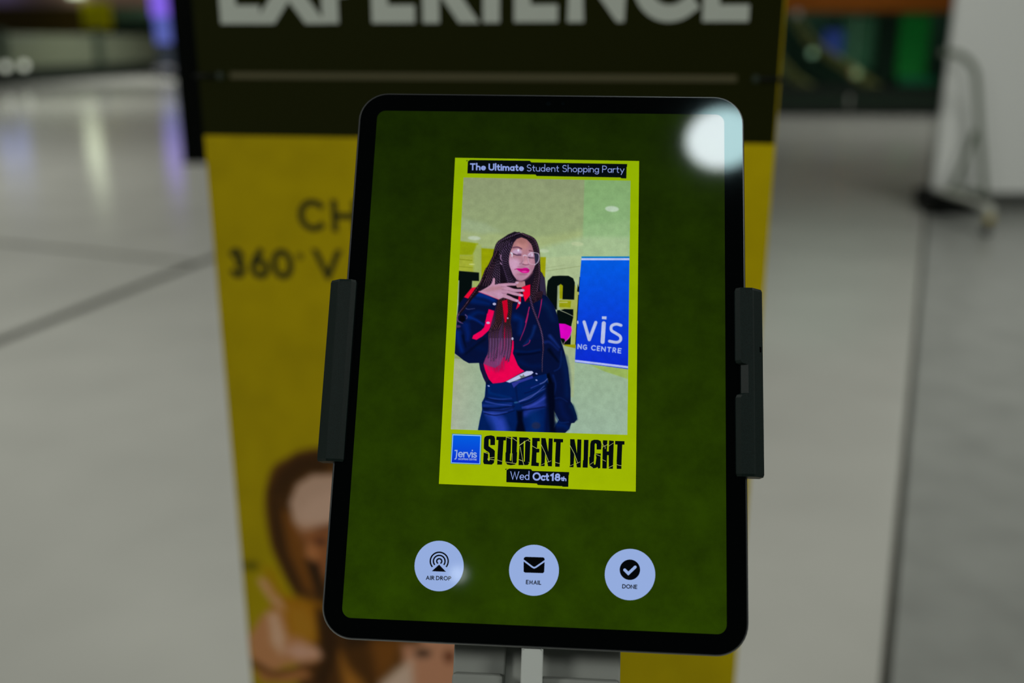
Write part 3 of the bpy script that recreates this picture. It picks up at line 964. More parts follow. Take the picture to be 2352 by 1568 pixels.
# trousers
cv.poly(zB((490, 440), (530, 430), (690, 412), (800, 400), (1080, 330), (1105, 440), (1125, 620), (1150, 905), (413, 884), (430, 790), (455, 680), (452, 610), (480, 560)), (0, 28, 88), .9)
for pts, w0, w1, c, so, al in (
    (zB((560, 740), (600, 800), (640, 880)), 24, 30, (36, 66, 170), 9, .9),
    (zB((500, 720), (600, 700), (740, 670)), 9, 5, (34, 58, 150), 4, .8),
    (zB((480, 680), (640, 690), (760, 660)), 4, 2, (2, 14, 56), 2, .9),
    (zB((480, 590), (600, 600), (760, 560)), 3.5, 2, (4, 20, 76), 2, .9),
    (zB((520, 570), (640, 580), (740, 570)), 4, 2, (40, 70, 160), 2, .7),
    (zB((470, 640), (600, 640), (740, 620)), 5, 3, (30, 56, 150), 3, .7),
    (zB((900, 660), (1000, 610), (1070, 560)), 12, 8, (50, 66, 172), 6, .8),
    (zB((880, 720), (980, 660), (1080, 630)), 12, 8, (48, 62, 168), 6, .7),
    (zB((800, 610), (900, 560), (1080, 470)), 3, 1.5, (70, 84, 160), 1.2, .8),
    (zB((860, 640), (960, 600), (1060, 520)), 3, 2, (4, 16, 66), 1.5, .9),
    (zB((820, 690), (900, 680), (1060, 650)), 3, 2, (4, 16, 66), 1.5, .8),
    (zB((780, 440), (790, 520), (800, 610)), 4, 3, (2, 18, 66), 2, .8),
    (zB((880, 470), (980, 440), (1090, 380)), 3, 2, (6, 24, 90), 1.5, .9),
    (zB((1020, 430), (1060, 410), (1090, 380)), 2.2, 1.4, (120, 130, 190), 1, .8),
    (zB((930, 470), (1000, 440), (1040, 420)), 1.6, 1, (60, 80, 170), 1, .8),
    (zB((520, 480), (540, 520), (720, 560)), 5, 3, (0, 44, 112), 3, .7),
    (zB((950, 740), (970, 800), (960, 890)), 26, 22, (2, 44, 112), 9, .7)):
    cv.stroke(pts, w0, c, w1, so, al)
for pts, w0, w1, c, so, al in (
    (zB((500, 570), (600, 590), (760, 600)), 3, 1.5, (2, 12, 52), 1.2, .95),
    (zB((490, 600), (600, 625), (740, 640)), 3, 2, (52, 76, 172), 1.6, .8),
    (zB((465, 665), (600, 668), (770, 645)), 2.6, 1.5, (2, 10, 48), 1.2, .95),
    (zB((470, 700), (560, 722), (700, 705)), 2.5, 1.5, (56, 78, 178), 1.6, .8),
    (zB((480, 715), (600, 735), (770, 690)), 2.2, 1.2, (2, 10, 50), 1.2, .9),
    (zB((820, 600), (930, 560), (1060, 450)), 2, 1, (84, 96, 182), 1, .9),
    (zB((830, 622), (930, 588), (1070, 500)), 3, 2, (2, 12, 58), 1.5, .9),
    (zB((850, 660), (960, 630), (1075, 560)), 4, 2, (56, 74, 178), 2, .75),
    (zB((840, 685), (950, 672), (1080, 655)), 2, 1, (2, 12, 60), 1.2, .9),
    (zB((870, 520), (960, 490), (1080, 420)), 2.4, 1.4, (2, 14, 62), 1.4, .9),
    (zB((500, 470), (500, 520), (480, 570)), 3, 2, (4, 16, 60), 1.5, .8),
    (zB((640, 790), (650, 850), (640, 900)), 18, 18, (44, 66, 176), 8, .6),
    (zB((1085, 470), (1090, 640), (1085, 900)), 7, 9, (2, 10, 50), 4, .8)):
    cv.stroke(pts, w0, c, w1, so, al)
cv.poly(zB((790, 690), (850, 690), (850, 780), (880, 905), (780, 900), (800, 800)), (0, 4, 26), 4)
cv.poly(zB((1080, 420), (1150, 420), (1170, 905), (1110, 905)), (0, 4, 26), 5)
cv.ell(*zB((980, 835))[0], 10, 8, (44, 40, 66), 3, .6)
cv.ell(*zB((785, 610))[0], 5, 2, (40, 90, 140), 1, .8, -10)
# belt
cv.poly(zE((1080, 1190), (1440, 1062), (1452, 1105), (1210, 1190), (1120, 1272)), (46, 54, 148), 1)
cv.poly(zE((985, 1165), (1200, 1052), (1340, 985), (1435, 985), (1460, 1010), (1420, 1046), (1240, 1112), (1050, 1186)), (184, 190, 226), .8)
cv.poly(zE((1215, 1060), (1270, 1070), (1285, 1035), (1300, 1068), (1330, 1070), (1290, 1090), (1230, 1115), (1240, 1090)), (98, 110, 100), .8)
for (x, y) in ((1510, 1030), (1510, 1140), (690, 1240)):
    cv.ell(*zE((x, y))[0], 2.6, 1.6, (150, 160, 215), .8, 1, 20)
# piping
for pts, w0, w1 in ((zE((1368, 0), (1315, 230), (1225, 460)), 2.6, 1.2), (zE((1400, 455), (1375, 510), (1285, 556)), 1.6, 1), (zD((160, 690), (140, 830), (105, 985)), 2.4, 1.4), (zC((1410, 1340), (1385, 1450), (1355, 1568)), 2.2, 2.4)):
    cv.stroke(pts, w0, (168, 26, 92), w1)
# back of hair, left side
cv.poly(zC((985, 420), (890, 470), (850, 620), (760, 760), (680, 960), (600, 1060), (480, 1230), (340, 1440), (320, 1500), (420, 1400), (560, 1210), (700, 1080), (860, 1030), (1100, 1040), (1200, 900), (1100, 500)), (20, 12, 24), 1.2, smooth=False)
# neck
cv.poly(zC((1180, 900), (1335, 900), (1350, 1015), (1300, 1045), (1225, 1045), (1190, 980)), (172, 122, 130), 1)
cv.poly(zC((1010, 950), (1190, 930), (1235, 1045), (1420, 1000), (1360, 1090), (1250, 1260), (1130, 1290), (1000, 1230), (1000, 1050)), (14, 6, 14), 1.2)
cv.poly(zC((1180, 900), (1335, 900), (1350, 1015), (1300, 1045), (1225, 1045), (1190, 980)), (172, 122, 130), 1)
cv.poly(zC((1200, 930), (1330, 930), (1300, 965), (1215, 960)), (120, 76, 88), 2.5, .8)
# head
cv.poly(zG((350, 200), (430, 165), (520, 190), (600, 215), (680, 290), (722, 400), (732, 520), (735, 660), (700, 860), (640, 1000), (560, 1020), (560, 760), (350, 760), (180, 560), (185, 420), (230, 280)), (24, 15, 30), 1)
face = zC((1150, 430), (1110, 530), (1095, 640), (1120, 740), (1160, 850), (1210, 920), (1285, 945), (1370, 905), (1445, 825), (1492, 720), (1512, 610), (1492, 500), (1440, 395), (1370, 320), (1290, 292), (1215, 320), (1170, 370))
cv.poly(face, vgrad(548, (166, 112, 112), 612, (184, 134, 158)), 1.0, smooth=True)
for x, y, rx, ry, c, so, al in ((1300, 400, 14, 11, (196, 136, 130), 6, .7), (1190, 690, 13, 12, (202, 156, 186), 6, .9), (1170, 780, 8, 10, (196, 148, 178), 5, .7),
                                (1460, 660, 6, 8, (198, 142, 160), 4, .7), (1270, 900, 12, 5, (170, 126, 150), 4, .7), (1300, 850, 12, 3, (160, 110, 132), 3, .6),
                                (1345, 620, 5, 12, (192, 138, 150), 3, .7), (1350, 672, 6, 4, (206, 150, 166), 2.5, .8), (1525, 620, 4, 8, (36, 34, 58), 2, .8)):
    cv.ell(*zC((x, y))[0], rx, ry, c, so, al)
cv.poly(zC((1380, 330), (1450, 400), (1500, 520), (1510, 620), (1480, 740), (1440, 830), (1440, 760), (1470, 640), (1450, 500)), (150, 100, 118), 5, .55)
cv.poly(zC((1110, 560), (1130, 600), (1200, 700), (1190, 760), (1150, 760), (1105, 660)), (200, 156, 186), 5, .6)
cv.ell(*zC((1290, 735))[0], 9, 2.5, (166, 116, 138), 2.5, .6)
cv.ell(*zC((1430, 730))[0], 4, 7, (168, 116, 134), 3, .6)
cv.ell(*zC((1320, 845))[0], 9, 2, (150, 100, 124), 2, .6)
cv.ell(*zC((1310, 350))[0], 12, 7, (150, 98, 96), 6, .6)
cv.stroke(zC((1450, 820), (1380, 905), (1290, 945), (1205, 915)), 3, (140, 90, 112), 2, 2.5, .7)
# brows, eyes, nose, mouth
cv.stroke(zC((1160, 448), (1235, 440), (1292, 466)), 2.4, (84, 48, 74), 3, 1, .9)
cv.stroke(zC((1410, 492), (1450, 500), (1482, 520)), 2.6, (98, 56, 74), 1.6, 1, .9)
cv.ell(*zC((1225, 510))[0], 11, 6, (196, 168, 208), 4, .75)
cv.ell(*zC((1440, 560))[0], 9, 6, (186, 158, 196), 4, .6)
cv.stroke(zC((1165, 540), (1225, 560), (1285, 562)), 2.2, (52, 30, 56), 1.4, .9)
cv.ell(*zC((1262, 552))[0], 5, 2.4, (110, 70, 104), 1.5, .7)
cv.stroke(zC((1392, 592), (1430, 600), (1478, 604)), 2.2, (58, 32, 52), 1.4, .9)
cv.ell(*zC((1245, 486))[0], 2, 3, (226, 220, 240), 1.2, .9)
cv.ell(*zC((1452, 555))[0], 1.6, 3.5, (220, 214, 234), 1.2, .8)
cv.stroke(zC((1335, 590), (1318, 640), (1295, 672)), 2.2, (146, 96, 116), 2.6, 1.6, .6)
cv.stroke(zC((1268, 690), (1300, 692), (1350, 706), (1402, 700)), 2.2, (112, 62, 84), 1.4, 1, .85)
cv.poly(zC((1215, 762), (1290, 760), (1335, 752), (1375, 752), (1408, 778), (1412, 800), (1385, 825), (1312, 826), (1258, 800)), (204, 14, 132), .8, smooth=True)
cv.stroke(zC((1190, 775), (1240, 768), (1320, 786), (1408, 782)), 1.4, (134, 8, 76), 1.6, .8, .9)
cv.ell(*zC((1335, 806))[0], 6, 2, (236, 70, 176), 1.4, .8)
# hairline
cv.poly(zC((1110, 300), (1215, 215), (1330, 240), (1450, 310), (1530, 420), (1560, 560), (1560, 640), (1520, 620), (1500, 500), (1440, 395), (1370, 322), (1290, 292), (1220, 318), (1175, 375), (1150, 440), (1110, 530), (1092, 640), (1115, 740), (1160, 850), (1215, 925), (1190, 985), (1060, 970), (990, 700), (900, 480), (1000, 330)), (24, 15, 31), 1.0)
D1, L1 = (27, 17, 33), (122, 98, 132)
D2, L2 = (32, 16, 31), (112, 74, 92)
TIP = (112, 74, 122)
# braids running from the parting over the left of the head
for k in range(7):
    f = k / 6
    st = (1255 - 60 * f, 232 + 20 * f)
    mid = (1130 - 170 * f, 300 + 60 * f)
    m2 = (1085 - 190 * f, 430 + 70 * f)
    en = (1050 - 170 * f, 560 + 40 * f)
    cv.braid(zC(st, mid, m2, en), 6.0, 5.6, D1, L1, 5.2)
# in front of the ear, past the cheek
for k in range(5):
    f = k / 4
    cv.braid(zC((1150 - 120 * f, 380 + 60 * f), (1095 - 100 * f, 540), (1085 - 75 * f, 700), (1120 - 60 * f, 860), (1190 - 90 * f, 985)), 6.2, 5.6, D1, (122, 96, 140), 5.2)
# ear
cv.stroke(zC((950, 550), (938, 600), (958, 655), (995, 700)), 3.4, (184, 146, 186), 1.6, .8)
cv.stroke(zC((985, 560), (978, 610), (998, 640)), 2.2, (172, 132, 172), 1.4, .8)
# behind the ear and down the left
for k in range(8):
    f = k / 7
    cv.braid(zC((930 - 20 * f, 500 + 20 * f), (950 - 120 * f, 680), (960 - 200 * f, 830 + 20 * f), (960 - 290 * f, 1000 + 10 * f)), 6.4, 6.0, D1, L1 if f < .5 else L2, 6.4)
for k in range(7):
    f = k / 6
    cv.braid(zC((770 - 20 * f, 760 + 40 * f), (720 - 30 * f, 930 + 20 * f), (650 - 30 * f, 1050 + 20 * f), (560 - 30 * f, 1170 + 20 * f), (470 - 20 * f, 1290 + 20 * f), (350 - 10 * f, 1450), (330, 1560 - 30 * f)), 4.2, 2.2, D2, (112, 68, 90), 4.4, (104, 70, 116))
cv.stroke(zC((330, 1480), (340, 1545), (400, 1568)), 2, (92, 66, 112), 1.4)
cv.stroke(zE((180, 10), (150, 70), (180, 140), (250, 170)), 2.0, (92, 66, 116), 1.2)
cv.stroke(zE((290, 20), (320, 50), (310, 90)), 2.6, (90, 70, 120), 1.4)
cv.poly(zE((200, 30), (280, 40), (290, 120), (230, 150), (180, 100)), (4, 4, 14), 1.4)
cv.ell(*zE((165, 218))[0], 6, 3, (70, 50, 100), 1.5, .9)
# right side of the head
for k in range(6):
    f = k / 5
    cv.braid(zG((520 + 30 * f, 195 + 10 * f), (620 + 40 * f, 270 - 10 * f), (670 + 40 * f, 400 - 20 * f), (690 + 30 * f, 540), (680 + 45 * f, 700), (640 + 60 * f, 860), (625 + 60 * f, 1000 - 30 * f)), 5.4, 5.6, D2, (132, 98, 126), 5.2)
for k in range(5):
    f = k / 4
    cv.braid(zG((700 + 60 * f, 900 - 10 * f), (680 + 70 * f, 960), (640 + 110 * f, 1030 - 60 * f)), 4, 3.4, D2, (88, 54, 70), 4.4)
# glasses
cv.poly(zC((1492, 545), (1545, 540), (1553, 590), (1538, 655), (1503, 690), (1490, 620)), (40, 42, 66), 1.2, .9)
gl = (212, 204, 228)
cv.stroke(zC((1150, 545), (1152, 590), (1200, 655), (1255, 682), (1300, 690), (1325, 630), (1318, 580)), 1.1, (196, 168, 190), 1.0, .7, .75)
cv.stroke(zC((1135, 528), (1152, 540), (1150, 578)), 3.0, (214, 214, 232), 2.0, .8)
cv.stroke(zC((1318, 570), (1345, 560), (1370, 572)), 1.6, gl, 1.4, .7)
cv.stroke(zC((1370, 570), (1388, 580), (1396, 650), (1424, 690), (1495, 702)), 1.1, (206, 180, 196), 1.2, .7, .8)
cv.stroke(zC((1495, 705), (1540, 660), (1556, 610), (1552, 550), (1515, 528), (1440, 522), (1395, 560)), 1.5, gl, 1.3, .7, .95)
cv.braid(zG((615, 960), (650, 1090), (700, 1220), (745, 1350), (768, 1470), (772, 1600)), 7, 4, (52, 34, 64), (104, 78, 128), 6, (108, 84, 140))
cv.braid(zF((318, 60), (325, 150), (312, 300), (308, 500)), 4, 2.4, (52, 36, 66), (92, 76, 118), 6, (96, 80, 130))
# the long bundle hanging below the hand
bp_ = vgrad(700, (40, 22, 34), 825, (104, 62, 110))
cv.poly(zC((935, 1225), (1165, 1225), (1150, 1400), (1130, 1568)) + zE((1085, 250), (1062, 600), (1040, 770), (985, 800), (960, 690), (930, 760), (880, 880), (800, 930), (700, 900), (600, 860), (650, 740), (690, 640), (695, 440), (720, 200)), bp_, 1.6, .88)
cv.poly(zE((950, 60), (985, 60), (1000, 350), (990, 620), (960, 640), (955, 420)), (196, 0, 56), 1.4, .85)
for k in range(9):
    f = k / 8
    if 3.4 < k < 4.6:
        continue
    x0 = 960 + 190 * f
    cv.braid(zC((x0, 1225), (x0 - 30 + 10 * f, 1400), (x0 - 55 + 20 * f, 1568)) + zE((700 + 380 * f, 330), (705 + 370 * f, 560), (690 + 340 * f, 760 + 60 * math.sin(k))), 5.4, 2.8, (30, 14, 22), (116, 74, 70), 4.6, TIP)
for k in range(16):
    f = k / 15
    x = 690 + 360 * f
    cv.stroke(zE((x + 10, 430), (x + 5 * math.sin(k * 3), 600), (x - 25 + 10 * math.sin(k), 760 + 120 * ((k * 7) % 5) / 4)), 2.6, ((122, 86, 136) if k % 2 else (78, 44, 84)), 1.0, .9, .6)
for k in range(14):
    x, y = 640 + 24 * k, 760 + 25 * ((k * 5) % 4)
    cv.stroke(zE((x, y), (x - 20 + 14 * math.sin(k * 2), y + 80), (x - 10 + 40 * math.sin(k), y + 170)), 1.8, (136, 54, 104), .7, 1, .55)
cv.poly(zC((1295, 1042), (1370, 1015), (1425, 1000), (1422, 1160), (1345, 1258), (1330, 1200)), red, .8)
cv.poly(zC((1255, 1120), (1285, 1130), (1283, 1275), (1255, 1330), (1210, 1375), (1235, 1290)), (226, 4, 54), .8)
cv.poly(zC((1000, 1250), (1080, 1225), (1090, 1400), (1062, 1568), (1040, 1568)), (196, 0, 38), .8)
# hand
sk, sk2 = (188, 140, 166), (204, 172, 208)
hand = zC((655, 1108), (700, 1085), (770, 1045), (835, 1000), (905, 1000), (1000, 990), (1060, 1010), (1090, 1060), (1080, 1130), (1050, 1180), (960, 1222), (880, 1195), (800, 1160))
cv.poly(zC((640, 1110), (800, 1170), (950, 1230), (960, 1210), (800, 1150), (660, 1095)), (208, 70, 110), 1)
def finger(pts, w0, w1):
    cv.stroke(pts, w0 + 1.3, (96, 56, 80), w1 + 1.2, .9, .7)
    cv.stroke(pts, w0, sk, w1, .8)
cv.stroke(zC((1205, 985), (1238, 972)), 5, (196, 160, 190), 4)
finger(zC((970, 1150), (1100, 1195), (1180, 1230), (1236, 1246)), 9.6, 5.8)
finger(zC((960, 1095), (1090, 1108), (1190, 1140), (1302, 1164)), 9.2, 5.6)
finger(zC((960, 1045), (1080, 1058), (1190, 1090), (1318, 1088)), 9.0, 6.0)
finger(zC((950, 1015), (1060, 1002), (1130, 998), (1196, 1000)), 7.6, 5.2)
finger(zC((850, 1030), (872, 975), (878, 918)), 9, 4.6)
cv.poly(hand, sk, 1)
cv.poly(zC((700, 1090), (850, 1030), (960, 1020), (1020, 1060), (900, 1090), (780, 1110)), (176, 124, 136), 4, .8)
cv.poly(zC((900, 1130), (1020, 1120), (1010, 1180), (950, 1210)), (198, 152, 184), 4, .7)
for pts in (zC((985, 1032), (1060, 1036)), zC((1000, 1078), (1070, 1086)), zC((1000, 1128), (1070, 1140))):
    cv.stroke(pts, 1.4, (140, 92, 118), .8, .9, .7, smooth=False)
for x, y in ((1222, 1247), (1285, 1163), (1300, 1086)):
    cv.ell(*zC((x, y))[0], 3.2, 2, sk2, 1, .9, 8)
# snaps
for z_, x, y, rx, ry in ((zC, 885, 1293, 3.8, 2.8), (zE, 680, 158, 4, 2.6), (zE, 1098, 430, 2.4, 3.2), (zC, 1262, 1276, 2.8, 3), (zC, 1086, 1506, 1.8, 1.8)):
    cv.ell(*z_((x, y))[0], rx, ry, (196, 196, 226), .7)
    cv.ell(*z_((x, y))[0], rx * .4, ry * .4, (140, 130, 170), .7)
cv.noise(9, .035)
cv.noise(2, .02)
# trim to the picture's four corners: rows run between its slanted edges
pq = [(1064.9, 407.6), (1448.2, 414.9), (1440.9, 998.4), (1035.4, 985.6)]
NX, NY = 400, 600
u, v = np.meshgrid(np.linspace(0, 1, NX), np.linspace(0, 1, NY))
qx = (pq[0][0] * (1 - u) + pq[1][0] * u) * (1 - v) + (pq[3][0] * (1 - u) + pq[2][0] * u) * v
qy = (pq[0][1] * (1 - u) + pq[1][1] * u) * (1 - v) + (pq[3][1] * (1 - u) + pq[2][1] * u) * v
class Pic:
    pass
pic = Pic()
pic.X, pic.Y = qx, qy
fx = np.clip((qx - cv.xs[0]) / cv.step, 0, len(cv.xs) - 1.001)
fy = np.clip((qy - cv.ys[0]) / cv.step, 0, len(cv.ys) - 1.001)
ix, iy = fx.astype(int), fy.astype(int)
fx, fy = (fx - ix)[..., None], (fy - iy)[..., None]
pic.c = (cv.c[iy, ix] * (1 - fx) * (1 - fy) + cv.c[iy, ix + 1] * fx * (1 - fy) + cv.c[iy + 1, ix] * (1 - fx) * fy + cv.c[iy + 1, ix + 1] * fx * fy)
ph = grid_obj('displayed_photo', pic, lambda a, b: S_arr(a, b, ZS + 0.00002), 0, attr_mat('screen_photo', True, 0.04), screen)
ph['label'] = 'photo of a person with long braids and glasses in a navy and red jacket'

# ------------------------------------------------------------------ tablet stand that grips the tablet
M_GRIP = mat('dark_grey_plastic', (0.0055, 0.0135, 0.0115), 0.45, spec=.22, noise=(3500, .5), bump=(5200, 0.35, 0.00012))
M_STEEL = mat('grey_painted_steel', (0.31, 0.33, 0.30), 0.5, bump=(1800, 0.25, 0.0002))
M_STEEL2 = mat('grey_channel_paint', (0.33, 0.36, 0.34), 0.5)
low = TM @ Vector((0.0, -0.175, -0.034))
stand = thing('tablet_stand', 'grey floor stand whose dark plastic jaws grip both sides of the tablet', 'stand', (low.x, low.y, 0))
def local_part(o):
    o.parent = stand
    o.matrix_local = Matrix.Translation((-low.x, -low.y, 0)) @ TM
    return o
def jaw(side, pyt, pyb, notch=None):
    xe = TW / 2
    yt, yb = S(*pyt, 0.003)[1], S(*pyb, 0.003)[1]
    prof = [(-4.9, .25), (-4.9, 1.5), (-3.0, 3.3), (2.4, 3.3), (3.0, 2.9), (7.2, -.6), (7.2, -9.5), (.4, -9.5), (.4, .25)]
    def ringat(y, sh=0.0, inset=0.0):
        out = []
        for i, (u, z) in enumerate(prof):
            if i in (0, 1):
                u += sh * .7
            if i == 2:
                u += sh
            cu, cz = 1.0, -3.0
            if inset:
                u += (cu - u) * inset
                z += (cz - z) * inset * (1 if z > .3 else 0)
            out.append((side * (xe + u / 1000), y, z / 1000))
        return out
    rows = [ringat(yb, 0, .07), ringat(yb + .0011)]
    if notch:
        n0, n1 = S(*notch[1], 0.003)[1], S(*notch[0], 0.003)[1]
        rows += [ringat(n0 - .0012), ringat(n0, .7), ringat(n0 + .0008, 3.3), ringat(n1 - .0008, 3.3), ringat(n1, .7), ringat(n1 + .0012)]
    rows += [ringat(yt - .0011), ringat(yt, 0, .07)]
    bm = bmesh.new()
    R_ = [[bm.verts.new(p) for p in r] for r in rows]
    for a, b in zip(R_, R_[1:]):
        for i in range(len(a)):
            bm.faces.new((a[i], a[(i + 1) % len(a)], b[(i + 1) % len(a)], b[i]))
    bm.faces.new(R_[0])
    bm.faces.new(R_[-1])
    bmesh.ops.recalc_face_normals(bm, faces=bm.faces)
    return local_part(put('grip_jaw', bm, M_GRIP))
jl = jaw(-1, (775, 640), (745, 1058))
jr = jaw(1, (1715, 660), (1722, 1094), ((1715, 833), (1715, 906)))
# small slot in the outer face of the notched jaw
cy0, cy1 = S(1745, 808, 0.001)[1], S(1745, 796, 0.001)[1]
bm = bmesh.new()
n = 10
ux, uz = TW / 2 + .0056, -.0002
tube(bm, [(ux, cy0, uz), (ux, cy1, uz)], .0009, 12)
o = put('slot', bm, mat('slot_black', (0.0005, 0.0005, 0.0005), 0.8, spec=0), jr)
# rear cross bar and tilting head
bm = bmesh.new()
box(bm, -TW / 2 - .0072, TW / 2 + .0072, -.018, .016, -.0135, -.0096, .001)
local_part(put('cross_bar', bm, M_GRIP))
zp = -0.016
xl, xc0, xc1, xr = (S(px_, 1530, zp)[0] for px_ in (1041, 1161, 1240, 1425))
bm = bmesh.new()
box(bm, xl, xc0, -.190, -.045, zp - .004, zp, .0008)
box(bm, xc1, xr, -.190, -.045, zp - .004, zp, .0008)
box(bm, xl, xr, -.190, -.045, zp - .0075, zp - .0041)
box(bm, xl + .01, xr - .01, -.05, .012, zp - .0075, -.0136)
local_part(put('back_plate', bm, M_STEEL))
bm = bmesh.new()
yl1, yl2 = S(1100, 1547, zp + .006)[1], S(1350, 1560, zp + .006)[1]
box(bm, xl + .0004, xc0 - .0004, -.190, yl1, zp, zp + .007, .0015)
box(bm, xc1 + .0004, xr - .0004, -.190, yl2, zp, zp + .007, .0015)
local_part(put('front_ledge', bm, M_STEEL))
bm = bmesh.new()
box(bm, -.0275, .0275, -.02, .02, 0.012, low.z + .012, .003)
put('pole', bm, M_STEEL, stand)
bm = bmesh.new()
lathe(bm, [(.138, 0), (.140, .003), (.140, .009), (.136, .012)], n=40)
put('base', bm, M_STEEL, stand)

# ------------------------------------------------------------------ white charging cable
M_WHT = mat('white_cable_plastic', (0.60, 0.64, 0.60), 0.3)
xa, xb = S(1196.5, 1530, -.0005)[0], S(1246.5, 1530, -.0005)[0]
xm = (xa + xb) / 2
pt = TM @ Vector((xm, -TH / 2 - .001, -.003))
cable = thing('charging_cable', 'white charging cable plugged into the bottom edge of the tablet', 'cable', pt)
def cab(o):
    o.parent = cable
    o.matrix_local = Matrix.Translation(-pt) @ TM
    return o
bm = bmesh.new()
prism(bm, [(xm + x, -.003 + z) for x, z in rrect(-(xb - xa) / 2, (xb - xa) / 2, -.0027, .0027, .0012, 5)], 0, .026)
bmesh.ops.bevel(bm, geom=[e for e in bm.edges if abs(e.verts[0].co.z - e.verts[1].co.z) < 1e-7], offset=.0006, segments=2, affect='EDGES')
for v_ in bm.verts:                              # stand the block along the tablet's long axis
    v_.co = Vector((v_.co.x, -TH / 2 - .0004 - v_.co.z, v_.co.y))
bmesh.ops.recalc_face_normals(bm, faces=bm.faces)
cab(put('plug', bm, M_WHT))
bm = bmesh.new()
box(bm, xm - .0040, xm + .0040, -TH / 2 - .002, -TH / 2 + .002, -.0041, -.0018, .0003)
cab(put('connector', bm, mat('steel_connector', (.5, .5, .5), .3, 1.0)))
w0, w1 = TM @ Vector((xm, -TH / 2 - .026, -.003)), TM @ Vector((xm, -TH / 2 - .060, .004))
bm = bmesh.new()
path = [w0, w1, Vector((w1.x + .008, w1.y - .03, w1.z - .12)), Vector((w1.x + .03, w1.y - .05, .7)), Vector((w1.x + .04, w1.y - .045, .3)),
        Vector((w1.x + .05, w1.y - .09, .03)), Vector((w1.x + .09, w1.y - .16, .0022)), Vector((w1.x + .35, w1.y - .25, .0022))]
tube(bm, [Vector(p) - pt for p in smooth_path([tuple(p) for p in path], 8)], .0017, 8)
put('cord', bm, M_WHT, cable)

# ------------------------------------------------------------------ banner behind the tablet
KB = 0.34                                        # picture value / albedo on the lit banner
def alb(c, k=KB):
    return tuple(min(v / k, .9) for v in lin(c))
BA = math.radians(9.44)
P0 = CAM + ray(1125, 320) * 0.95
BX, BY = Vector((math.cos(BA), -math.sin(BA), 0)), Vector((math.sin(BA), math.cos(BA), 0))
BM = Matrix((BX, BY, Vector((0, 0, 1)))).transposed().to_4x4()
BM.translation = (P0.x, P0.y, 0)
BINV = BM.inverted()
def Bp(x, y, off=0.0):                           # pixel -> banner coordinates (across, up)
    o, d = BINV @ CAM, BINV.to_3x3() @ ray(x, y)
    p = o + d * ((off - o.y) / d.y)
    return (p.x, p.z)
def to_px(Wx, Wy, Wz):
    dx, dy, dz = Wx - CAM.x, Wy - CAM.y, Wz - CAM.z
    zc = dx * FWD.x + dy * FWD.y + dz * FWD.z
    return (1176 + FPX * (dx * RGT.x + dy * RGT.y + dz * RGT.z) / zc, 784 - FPX * (dx * UPV.x + dy * UPV.y + dz * UPV.z) / zc)
bl0 = (Bp(469, 316)[0] + Bp(579.5, 1568)[0]) / 2
bl1 = (Bp(1781, 330)[0] + Bp(1688, 1568)[0]) / 2
zb = (Bp(600, 313)[1] + Bp(1750, 330)[1]) / 2
ztop, zbot = 1.86, 0.07
banner = thing('banner_stand', 'black and yellow printed banner on a stand, directly behind the tablet', 'banner', matrix=BM)
M_YB = mat('banner_yellow', alb((113, 100, 0)), 0.55, spec=.1)
M_BB = mat('banner_black', alb((15, 17, 2)), 0.5, spec=.06)
bm = bmesh.new()
box(bm, bl0, bl1, 0, .003, zbot, ztop)
put('banner_sheet', bm, M_YB, banner)
def flat_b(bm, pts, lv_, mi=0):
    vs = [bm.verts.new((x, -.0004 * lv_, z)) for x, z in pts]
    for t in tessellate_polygon([[Vector((x, z, 0)) for x, z in pts]]):
        try:
            f = bm.faces.new([vs[i] for i in t])
        except ValueError:
            continue
        f.normal_update()
        if f.normal.y > 0:
            f.normal_flip()
        f.material_index = mi
def text_b(bm, s, x0, x1, y, cap, wd, lv_=2, mi=0, gap=.2):
    a, b, c = Bp(x0, y), Bp(x1, y), Bp(x0, y - cap)
    k = (b[0] - a[0]) / (x1 - x0)
    for i, q in enumerate(glyph_polys(s, (a[0], -a[1]), (b[0], -a[1]), c[1] - a[1], wd * k, gap)):
        flat_b(bm, [(p[0], -p[1]) for p in q], lv_ + .012 * i, mi)
bm = bmesh.new()
flat_b(bm, [(bl0, zb), (bl1 - .0015, zb), (bl1 - .0015, ztop), (bl0, ztop)], 1)
hd = put('black_header', bm, M_BB, banner)
for ch, x0, x1, yb_ in (('E', 508, 602, 55), ('X', 603, 731, 55), ('P', 741, 838, 54), ('E', 855, 956, 53), ('R', 972, 1086, 53), ('I', 1110, 1151, 52), ('E', 1181, 1283, 51),
                        ('N', 1303, 1441, 51), ('C', 1450, 1600, 51), ('E', 1613, 1722, 50)):
    bm = bmesh.new()
    text_b(bm, ch, x0, x1, yb_, 176, 38)
    put('letter', bm, mat('banner_white', alb((122, 127, 120)), .55, spec=.2), hd)
bm = bmesh.new()
a, b = Bp(530, 180), Bp(1692, 188)
c = Bp(1692, 173)
flat_b(bm, [(a[0], a[1]), (b[0], b[1]), (b[0], c[1]), (a[0], a[1] + c[1] - b[1])], 2)
put('header_rule', bm, mat('banner_rule', alb((52, 50, 34)), .5, spec=.2), hd)
